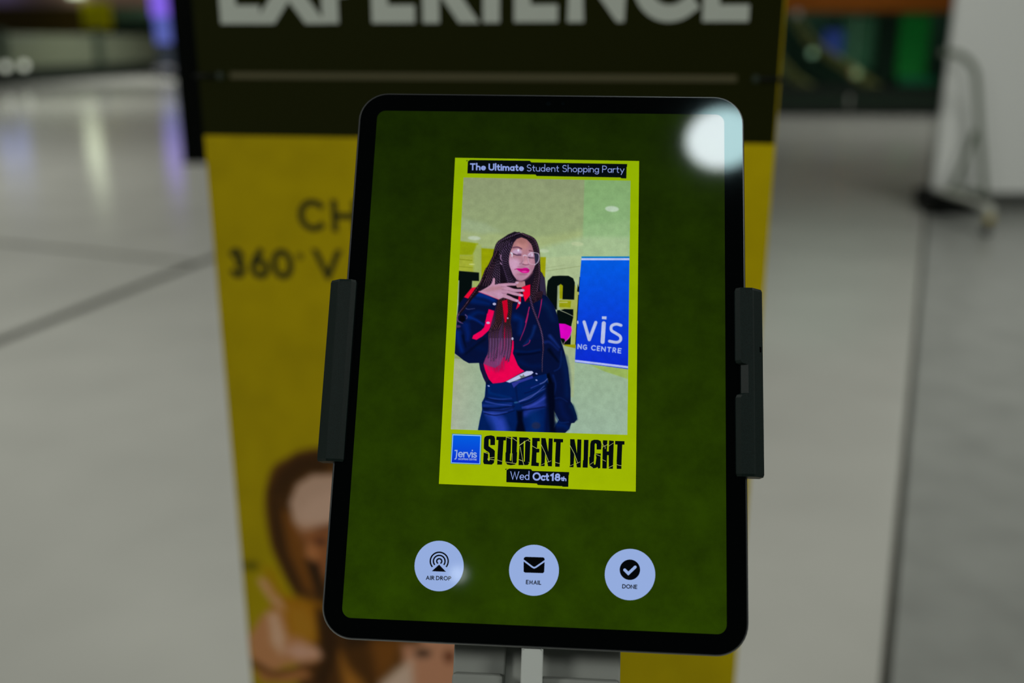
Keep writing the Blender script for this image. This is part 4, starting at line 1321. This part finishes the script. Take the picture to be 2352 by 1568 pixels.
for px_, py_, ex_ in ((506, 174, -1), (1736, 181, 1)):
    cx, cz = Bp(px_, py_)
    bm = bmesh.new()
    lathe(bm, [(.0034, 0), (.0034, .0012), (.0018, .0014)], n=20)
    for v_ in bm.verts:
        v_.co = Vector((cx + v_.co.x, -.0004 - v_.co.z, cz + v_.co.y))
    bmesh.ops.recalc_face_normals(bm, faces=bm.faces)
    put('eyelet', bm, mat('dull_eyelet', alb((22, 30, 22)), .5), banner)
    bm = bmesh.new()
    xo = bl0 - .004 if ex_ < 0 else bl1 + .004
    xi = cx + ex_ * .004
    tube(bm, [(xi, -.0016, cz), (xo, -.0016, cz), (xo, .008, cz), (xo - ex_ * .03, .012, cz)], .0016, 8)
    put('hook_arm', bm, mat('hook_black', (.002, .004, .003), .6, spec=.2), banner)
# yellow print with lettering and portrait
pc = Canvas(440, 290, 1810, 2800, 3.5, (113, 100, 0))
pc.c[:] = hgrad(450, (112, 98, 0), 1780, (124, 110, 0))(pc.X, pc.Y)
pc.c *= (1.02 - .00008 * (np.minimum(pc.Y, 1700) - 300))[..., None]
pc.noise(130, .05)
pc.noise(36, .03)
zH = Z(500, 960, 2.578)
pc.poly(zH((480, 1360), (640, 1250), (900, 1180), (1200, 1260), (1500, 1420), (1640, 1800), (1680, 3000), (1600, 4800), (500, 4800), (440, 3000), (470, 1900)), (52, 30, 8), 14)
pc.poly(zH((880, 220), (1000, 320), (1060, 520), (1050, 760), (990, 980), (900, 1080), (820, 1080), (860, 700), (860, 480)), (58, 34, 10), 8, 1, True)
pc.poly(zH((1060, 1300), (1300, 1150), (1560, 1210), (1740, 1480), (1760, 2100), (1600, 2300), (1500, 1900), (1300, 1700)), (46, 26, 8), 12, 1, True)
pc.poly(zH((1100, 1330), (1300, 1240), (1520, 1290), (1660, 1500), (1680, 1800), (1560, 2060), (1360, 2140), (1180, 2040), (1080, 1800)), (133, 93, 70), 12, 1, True)
pc.poly(zH((420, 230), (330, 290), (288, 420), (285, 560), (315, 740), (360, 860), (420, 980), (480, 1060), (560, 1100), (640, 1120), (900, 1000), (900, 240), (640, 180), (500, 190)), (57, 34, 9), 8, 1, True)
pc.poly(zH((300, 430), (340, 420), (400, 600), (440, 800), (520, 1040), (470, 1050), (330, 740)), (43, 25, 7), 12)
pc.poly(zH((370, 330), (470, 250), (650, 240), (650, 320), (520, 330), (430, 420), (420, 560), (380, 480)), (39, 23, 7), 12)
pc.poly(zH((380, 560), (430, 560), (500, 720), (540, 900), (600, 1040), (520, 1000), (420, 800)), (82, 48, 12), 12)
pc.poly(zH((425, 500), (470, 390), (560, 335), (720, 330), (860, 400), (900, 520), (890, 900), (620, 900), (540, 790), (520, 700), (450, 620)), (131, 106, 90), 9)
pc.poly(zH((460, 640), (640, 640), (900, 640), (900, 980), (640, 960), (560, 880), (520, 760)), (100, 59, 30), 19)
pc.poly(zH((560, 640), (720, 620), (720, 650), (600, 680)), (77, 43, 23), 8, .8)
pc.ell(*zH((610, 730))[0], 14, 8, (55, 30, 19), 7, .9)
pc.ell(*zH((560, 800))[0], 16, 20, (126, 79, 45), 10, .8)
pc.poly(zH((520, 830), (600, 860), (640, 1100), (600, 1080)), (30, 18, 7), 9)
pc.poly(zH((340, 1050), (460, 1060), (640, 1100), (900, 1200), (900, 1330), (600, 1330), (420, 1340), (360, 1250), (300, 1200)), (111, 70, 5), 16)
pc.poly(zH((400, 1110), (520, 1120), (590, 1230), (560, 1320), (440, 1290)), (118, 82, 18), 16, .8)
pc.poly(zH((600, 1120), (760, 1180), (1200, 1260), (1200, 2400), (480, 2400), (560, 1400), (620, 1330)), (52, 30, 7), 14)
pc.poly(zH((240, 960), (275, 945), (330, 1000), (380, 1080), (400, 1140), (340, 1110), (290, 1050)), (135, 100, 73), 8, 1, True)
pc.poly(zH((180, 1300), (260, 1170), (330, 1120), (390, 1160), (420, 1280), (500, 1300), (600, 1360), (650, 1410), (560, 1450), (420, 1460), (330, 1500), (240, 1480), (195, 1420)), (126, 86, 55), 9)
pc.poly(zH((300, 1160), (350, 1150), (400, 1300), (380, 1400), (320, 1330)), (144, 115, 93), 12)
pc.poly(zH((380, 1370), (480, 1330), (600, 1370), (640, 1410), (480, 1430)), (140, 106, 88), 11)
pc.poly(zH((215, 1480), (330, 1500), (520, 1480), (560, 1530), (420, 1568), (260, 1560)), (113, 72, 39), 9)
pc.poly(zH((200, 1420), (330, 1500), (520, 1465), (520, 1480), (330, 1530), (210, 1470)), (66, 39, 18), 8)
pc.poly(zH((720, 1380), (780, 1480), (860, 1560), (900, 1700), (760, 1700)), (111, 70, 19), 16)
pc.poly(zH((900, 1320), (1090, 1300), (1060, 1450), (950, 1560)), (82, 48, 12), 19)
pc.poly(zH((1090, 1340), (1480, 1330), (1560, 1560), (1500, 1760), (1120, 1760), (1100, 1500)), (133, 93, 70), 12)
pc.poly(zH((960, 1568), (1060, 1480), (1150, 1430), (1160, 1568), (1120, 1700), (960, 1700)), (144, 124, 109), 14)
pc.ell(*zH((1215, 1390))[0], 18, 9, (45, 32, 23), 9)
pc.ell(*zH((1370, 1410))[0], 12, 14, (75, 41, 25), 9)
pc.poly(zH((150, 850), (230, 850), (240, 870), (230, 895), (155, 895)), (55, 50, 3), 12, .9)
pc.poly(zH((270, 880), (330, 900), (400, 1060), (330, 1040)), (111, 75, 1), 16, .7)
pc.poly(zH((310, 420), (360, 320), (460, 230), (640, 190), (900, 240), (900, 290), (640, 262), (520, 290), (420, 360), (360, 480)), (38, 22, 7), 9, .9)
pc.poly(zH((580, 1120), (700, 1180), (720, 1330), (680, 1480), (640, 1600), (560, 1560), (620, 1420), (600, 1320)), (34, 19, 5), 10, .9)
pc.poly(zH((740, 1240), (900, 1260), (900, 1330), (760, 1360)), (30, 17, 5), 12, .8)
pc.stroke(zH((400, 560), (450, 800), (530, 1020)), 9, (70, 40, 10), 5, 6, .8)
pc.stroke(zH((340, 500), (370, 720), (450, 960)), 8, (34, 20, 6), 5, 6, .8)
pc.poly(zH((470, 560), (560, 470), (700, 420), (760, 560), (600, 640), (500, 660)), (142, 116, 100), 16, .7)
pc.stroke([(1500, 1495), (1530, 1520), (1560, 1570), (1575, 1640)], 14, (112, 100, 0), soft=8)
gx, gz = np.meshgrid(np.linspace(bl0, bl1, 330), np.linspace(zb, zbot + .004, 480))
pw = [P0.x + gx * BX.x, P0.y + gx * BX.y, gz]
qx, qy = to_px(*pw)
prt = Pic()
prt.X, prt.Y = gx, gz
fx = np.clip((qx - pc.xs[0]) / pc.step, 0, len(pc.xs) - 1.001)
fy = np.clip((qy - pc.ys[0]) / pc.step, 0, len(pc.ys) - 1.001)
ix, iy = fx.astype(int), fy.astype(int)
fx, fy = (fx - ix)[..., None], (fy - iy)[..., None]
prt.c = (pc.c[iy, ix] * (1 - fx) * (1 - fy) + pc.c[iy, ix + 1] * fx * (1 - fy) + pc.c[iy + 1, ix] * (1 - fx) * fy + pc.c[iy + 1, ix + 1] * fx * fy)
M_PR = attr_mat('banner_print', False, .55)
M_PR.node_tree.nodes['Principled BSDF'].inputs['Specular IOR Level'].default_value = .1
pp = grid_obj('printed_picture', prt, lambda a, b: [a, np.full(a.shape, -.0004), b], 0, M_PR, banner, 1 / KB)
pp['label'] = 'yellow print with a brown-haired person pointing'
for s, x0, x1, y_, cap, g in (('C', 686, 747, 530, 74, .2), ('H', 764, 826, 532, 74, .2), ('3', 531, 566, 638, 70, .2), ('6', 577, 621, 639, 70, .2), ('0', 626, 677, 640, 70, .2), ('V', 723, 786, 641, 70, .2)):
    bm = bmesh.new()
    text_b(bm, s, x0, x1, y_, cap, 13.5)
    put('letter', bm, mat('banner_ink', alb((28, 28, 4)), .55, spec=.2), pp)
bm = bmesh.new()
cx, cz = Bp(689, 588)
k_ = (Bp(700, 588)[0] - cx) / 11
for q in ribbon_px([(cx + 5.5 * k_ * math.cos(t), cz + 5.5 * k_ * math.sin(t)) for t in np.linspace(0, 2 * math.pi, 15)], 4 * k_):
    flat_b(bm, [tuple(p) for p in q], 2)
put('degree_sign', bm, MATS['banner_ink'], pp)
bm = bmesh.new()
box(bm, -.012, .012, .016, .034, .03, ztop - .03)
put('back_pole', bm, mat('stand_black', (.008, .009, .009), .4), banner)
bm = bmesh.new()
box(bm, bl0 + .01, bl1 - .01, .002, .05, .0, .085, .006)
put('base', bm, MATS['stand_black'], banner)
bm = bmesh.new()
box(bm, bl0, bl1, -.003, .02, ztop - .002, ztop + .016, .003)
put('top_rail', bm, MATS['stand_black'], banner)

# ------------------------------------------------------------------ hall behind
def pbox(bm, xl, xr, yt, yb, Y, dep, bev=0.0, y_ref=None):
    """box whose front face lies in the plane Y and spans these pixels"""
    ym = (yt + yb) / 2 if y_ref is None else y_ref
    a, b = at_y(xl, ym, Y), at_y(xr, ym, Y)
    return box(bm, a.x, b.x, Y, Y + dep, max(at_y(xl, yb, Y).z, 0.0), at_y(xl, yt, Y).z, bev)
KF = 0.25
def fmat(name, c, rough=.6, k=KF):
    return mat(name, alb(c, k), rough, spec=.2)

# black pillar
f0 = on_floor(440, 376)
bm = bmesh.new()
xa, xb = at_y(419, 360, f0.y).x, at_y(474, 360, f0.y).x
box(bm, xa - (xa + xb) / 2, xb - (xa + xb) / 2, 0, .25, 0, 3.2, .01)
pil = thing('display_totem', 'slim black free-standing totem on the pale floor beside the banner', 'totem', ((xa + xb) / 2, f0.y, 0))
put('shell', bm, mat('satin_black', (.0008, .0016, .001), .5, spec=.04), pil)
bm = bmesh.new()
box(bm, xa - (xa + xb) / 2 - .012, xb - (xa + xb) / 2 + .012, -.012, .262, 0, .03, .004)
put('foot_plate', bm, MATS['satin_black'], pil)

# illuminated purple post
f1 = on_floor(388, 180)
post = thing('light_post', 'tall post glowing purple, far off beside the black totem', 'lamp', (f1.x, f1.y, 0))
z_ = lambda y: at_y(388, y, f1.y).z
bm = bmesh.new()
lathe(bm, [(.33, 0), (.33, z_(100))], n=20)
put('shaft', bm, fmat('post_grey', (24, 28, 36)), post)
bm = bmesh.new()
lathe(bm, [(.35, z_(100)), (.35, z_(38))], n=20)
put('lower_light', bm, mat('blue_light', (.02, .02, .05), .4, emit=lin((76, 86, 160)), estr=1.1), post)
bm = bmesh.new()
lathe(bm, [(.42, z_(38)), (.42, z_(-70)), (.3, z_(-76))], n=20)
put('upper_light', bm, mat('purple_light', (.03, .02, .06), .4, emit=lin((124, 92, 222)), estr=1.0), post)
bm = bmesh.new()
tube(bm, [(.44 * math.cos(t), .44 * math.sin(t), z_(157)) for t in np.linspace(0, 2 * math.pi, 25)], .09, 8)
put('ring', bm, fmat('ring_grey', (50, 50, 54), .3), post)

# balustrade on the left, running away
q0, q1 = on_floor(-420, 231), on_floor(395, 166)
e_ = (q1 - q0)
len_ = e_.length
ang = math.atan2(e_.y, e_.x)
rail = thing('glass_balustrade', 'long pale glass balustrade with dark green posts across the far hall', 'balustrade', q0, (0, 0, ang))
def along(x):                                    # distance along the rail where the pixel column x crosses it
    best = min((abs(to_px(*(q0 + e_ * t))[0] - x), t) for t in np.linspace(0, 1, 600))
    return best[1] * len_
bm = bmesh.new()
box(bm, 0, len_, -.1, .1, 0, .52, .02)
put('base_rail', bm, fmat('rail_black_green', (6, 11, 6)), rail)
sp = [0] + [along(x) for x in (-190, 14, 230)] + [len_]
for i in range(len(sp) - 1):
    bm = bmesh.new()
    box(bm, sp[i] + .12, sp[i + 1] - .12, -.03, .03, .54, 1.62)
    put('glass_panel', bm, fmat('frosted_panel', (58, 62, 50), .25), rail)
for s_ in sp[:-1]:
    bm = bmesh.new()
    box(bm, s_ - .28, s_ + .28, -.12, .12, .52, 1.74, .02)
    put('post', bm, fmat('post_green', (24, 31, 23)), rail)
for x_ in (4, 46):
    s_ = along(x_)
    bm = bmesh.new()
    bmesh.ops.create_icosphere(bm, subdivisions=2, radius=.12, matrix=Matrix.Translation((s_, -.22, .60)))
    put('rail_light', bm, mat('rail_lamp', (.5, .5, .48), .4, emit=lin((190, 196, 180)), estr=1.2), rail, True)

# shop front far beyond on the left
YF = 62.0
shop = thing('brown_shop', 'distant brown shop front with a yellow hanging sign, beyond the pale balustrade', 'shop', (at_y(150, 90, YF).x, YF, 0))
off = Vector((shop.location.x, YF, 0))
def spart(name, xl, xr, yt, yb, dy, dep, m):
    bm = bmesh.new()
    pbox(bm, xl, xr, yt, yb, YF + dy, dep)
    bmesh.ops.translate(bm, verts=bm.verts, vec=-off)
    return put(name, bm, m, shop)
spart('wall', -700, 1300, -420, 160, 2, .4, fmat('far_brown', (44, 34, 18)))
spart('fascia', -700, 262, 20, 78, 0, .6, fmat('fascia_brown', (58, 46, 14)))
spart('light_band', -700, 345, -22, 16, -.2, .6, fmat('band_pinkish', (104, 84, 76)))
spart('window', 262, 345, 18, 56, 0, .5, fmat('window_teal', (56, 76, 62), .3))
spart('counter', 255, 400, 57, 82, -.4, .8, fmat('counter_dark', (6, 16, 10)))
spart('plinth', -700, 420, 84, 160, .4, .6, fmat('plinth_grey', (92, 96, 80)))
spart('hanging_sign', 188, 252, 4, 66, -.8, .2, fmat('sign_yellow', (146, 126, 0)))
spart('streak_panel', 150, 186, -98, -9, -1.2, .3, mat('streak_glow', (.3, .3, .3), .4, emit=(.80, .90, .62), estr=1.35))  # glowing panel above the view, added for the pale streak on the floor
spart('spot_panel', 152, 182, -150, -122, -1.2, .3, MATS['streak_glow'])  # added likewise, for the small bright spot below the streak
spart('blue_panel', -60, 12, -90, -20, -1.2, .3, mat('blue_glow', (.1, .1, .3), .4, emit=(.20, .26, .75), estr=1.0))  # unseen blue glow, added for the blue reflections on the floor

# right: dark glass balustrade in front of an escalator
YR = 20.0
gl_t = bpy.data.materials.new('smoked_glass')
gl_t.use_nodes = True
nt = gl_t.node_tree
nt.nodes.clear()
mo = nt.nodes.new('ShaderNodeOutputMaterial')
tr = nt.nodes.new('ShaderNodeBsdfTransparent')
tr.inputs[0].default_value = (.62, .78, .70, 1)
gg = nt.nodes.new('ShaderNodeBsdfGlossy')
gg.inputs['Roughness'].default_value = .05
fr = nt.nodes.new('ShaderNodeFresnel')
ms = nt.nodes.new('ShaderNodeMixShader')
nt.links.new(fr.outputs[0], ms.inputs[0])
nt.links.new(tr.outputs[0], ms.inputs[1])
nt.links.new(gg.outputs[0], ms.inputs[2])
nt.links.new(ms.outputs[0], mo.inputs[0])
MATS['smoked_glass'] = gl_t
xR0 = at_y(1500, 262, YR).x
bal = thing('smoked_balustrade', 'dark smoked-glass balustrade with a black base rail, in front of the escalator', 'balustrade', (xR0, YR, 0), (0, 0, math.radians(-2)))
bm = bmesh.new()
box(bm, 0, 9.5, 0, .12, 0, .15, .01)
put('base_rail', bm, mat('rail_black', (.002, .005, .003), .4), bal)
for i in range(5):
    bm = bmesh.new()
    box(bm, i * 1.9 + .03, i * 1.9 + 1.87, .03, .09, .15, .45)
    put('kick_panel', bm, fmat('kick_dark', (16, 24, 18), .3), bal)
    bm = bmesh.new()
    box(bm, i * 1.9 + .03, i * 1.9 + 1.87, .05, .07, .55, 1.95)
    put('glass_panel', bm, gl_t, bal)
bm = bmesh.new()
box(bm, 0, 9.5, .02, .10, .44, .56, .01)
put('mid_rail', bm, MATS['rail_black'], bal)

YE = 27.0
def epx(x, y, Y=YE):
    return at_y(x, y, Y)
esc = thing('escalator', 'dark escalator with golden handrails rising behind the smoked glass', 'escalator', (epx(1950, 200).x, YE, 0))
eo = Vector(esc.location)
M_GOLD = fmat('gold_handrail', (78, 66, 40), .4)
for pts in (((1822, 30), (1862, 96), (1935, 148), (2000, 196), (2060, 236)), ((1780, 130), (1822, 178), (1862, 206), (1905, 236))):
    bm = bmesh.new()
    tube(bm, [epx(*p) - eo for p in smooth_path(pts, 5)], .13, 8)
    put('handrail', bm, M_GOLD, esc)
for pts, m in ((((1800, 40), (1840, 90), (1930, 150), (2040, 226), (2040, 255), (1900, 255), (1800, 255)), fmat('esc_side_teal', (22, 34, 29))),):
    bm = bmesh.new()
    P_ = [epx(*p, YE + .3) - eo for p in pts]
    P_ = [Vector((p.x, p.y, max(p.z, 0))) for p in P_]
    hexa(bm, [p + Vector((0, .5, 0)) for p in P_], P_)
    bmesh.ops.recalc_face_normals(bm, faces=bm.faces)
    put('side_panel', bm, m, esc)
for (x, y, c, r_) in ((1866, 122, (160, 172, 150), .09), (1907, 232, (120, 128, 120), .10), (1968, 168, (170, 160, 120), .10), (1832, 32, (120, 92, 104), .09)):
    p = epx(x, y, YE - .4) - eo
    bm = bmesh.new()
    bmesh.ops.create_icosphere(bm, subdivisions=2, radius=r_, matrix=Matrix.Translation(p))
    put('step_light', bm, mat('step_lamp_%d' % x, (.2, .2, .2), .4, emit=lin(c), estr=1.1), esc, True)

YW = 31.0
back = thing('shop_unit', 'dark shop unit with an orange top board behind the escalator', 'shop', (epx(1980, 150, YW).x, YW, 0))
bo = Vector(back.location)
def bpart(name, xl, xr, yt, yb, dy, dep, m):
    bm = bmesh.new()
    pbox(bm, xl, xr, yt, yb, YW + dy, dep)
    bmesh.ops.translate(bm, verts=bm.verts, vec=-bo)
    return put(name, bm, m, back)
bpart('wall', 1300, 3200, -500, 260, 1.2, .4, fmat('unit_dark_teal', (24, 38, 32)))
bpart('fascia', 1300, 3000, -90, 28, .2, .8, fmat('unit_orange', (72, 36, 2)))
bpart('teal_window', 1935, 2010, 40, 160, .8, .3, fmat('unit_teal', (44, 66, 54), .3))
bpart('blue_screen', 1898, 1936, 70, 128, .6, .3, mat('blue_screen', (.02, .02, .06), .4, emit=lin((40, 48, 120)), estr=1.0))
bpart('dark_pier', 2016, 2060, 30, 230, .5, .5, fmat('unit_black', (8, 16, 12)))
kiosk = bpart('green_door', 2066, 2132, 34, 176, .4, .3, mat('lit_green', alb((0, 70, 20), .3), .5, emit=lin((0, 50, 14)), estr=.55))
bpart('door_step', 2066, 2150, 176, 206, .4, .3, fmat('unit_teal2', (14, 62, 46)))

# ------------------------------------------------------------------ mobile partition on the right
fp = on_floor(2180, 492)
YP = fp.y + .12
xp = at_y(2143, 438, YP).x
part = thing('mobile_partition', 'tall white mobile partition panel on a grey tubular frame with castors', 'partition', (xp, YP, 0))
po = Vector((xp, YP, 0))
bm = bmesh.new()
box(bm, 0, 2.3, 0, .05, at_y(2143, 442, YP).z, 2.7, .006)
put('panel', bm, mat('white_laminate', (.86, .89, .85), .45, spec=.3), part)
M_TUBE = mat('grey_tube', alb((62, 68, 58), .3), .5)
Yt = YP - .17
tp = lambda x, y, Y=Yt: at_y(x, y, Y) - po
bm = bmesh.new()
tube(bm, smooth_path([tuple(tp(*p)) for p in ((2160, 122), (2190, 122), (2216, 132), (2236, 156), (2243, 190), (2250, 300), (2262, 455))], 6), .026, 12)
tube(bm, smooth_path([tuple(tp(*p)) for p in ((2242, 300), (2215, 370), (2186, 436))], 4), .022, 10)
tube(bm, [tp(2176, 434), tp(2268, 446)], .026, 10)
put('leg_frame', bm, M_TUBE, part)
bm = bmesh.new()
a, b = tp(2130, 464, YP - .10), tp(2234, 464, YP - .10)
box(bm, a.x, b.x, -.22, .20, max(tp(2180, 488, YP - .22).z, .012), tp(2180, 440, YP - .1).z, .01)
put('base_foot', bm, mat('foot_black', (.0015, .003, .002), .55, spec=.2), part)
fc = on_floor(2263, 541) - po
bm = bmesh.new()
R_ = .058
rings = []
for dx, rr in ((-.018, R_ * .8), (-.013, R_), (.013, R_), (.018, R_ * .8)):
    rings.append([bm.verts.new((fc.x + dx, fc.y + rr * math.cos(t), R_ + rr * math.sin(t))) for t in np.linspace(0, 2 * math.pi, 21)[:-1]])
for a, b in zip(rings, rings[1:]):
    for i in range(20):
        bm.faces.new((a[i], a[(i + 1) % 20], b[(i + 1) % 20], b[i]))
bm.faces.new(rings[0])
bm.faces.new(rings[-1])
bmesh.ops.recalc_face_normals(bm, faces=bm.faces)
castor = bmesh.new()
for s_ in (-.024, .024):
    box(castor, fc.x + s_ - .003, fc.x + s_ + .003, fc.y - .03, fc.y + .03, R_, R_ + .10, .002)
box(castor, fc.x - .030, fc.x + .030, fc.y - .035, fc.y + .035, R_ + .10, R_ + .14, .004)
z1_ = tp(2262, 455).z
box(castor, fc.x - .03, fc.x + .03, fc.y - .02, tp(2262, 455).y + .02, R_ + .14, max(z1_ + .02, R_ + .17), .004)
cst = put('castor', castor, mat('castor_grey', alb((118, 120, 112), .3), .4), part)
put('wheel', bm, mat('wheel_rubber', (.006, .007, .004), .5), cst)
bm = bmesh.new()
box(bm, fc.x - .032, fc.x + .032, fc.y - .04, fc.y - .034, R_ + .05, R_ + .095, .001)
put('brake', bm, mat('brake_yellow', alb((96, 84, 10), .3), .5), cst)

# ceiling lamps mirrored in the tablet's glass: placed along the mirrored sight lines
def mirrored(x, y, dist):
    n_ = TZ
    lx, ly = S(x, y)
    p = TM @ Vector((lx, ly, 0))
    d = (p - CAM).normalized()
    r = d - n_ * (2 * d.dot(n_))
    return p + r * dist, p
for (x, y, dist, size, rad, col) in ((1660, 318, 4.3, .325, 17.0, (.93, 1.0, 1.0)), (1053, 1318, 5.0, .05, 16.0, (.93, 1.0, .98))):
    q, p = mirrored(x, y, dist)
    area('downlight', q, p, size, rad * math.pi * math.pi * (size / 2) ** 2 * .82, col, 'ELLIPSE')
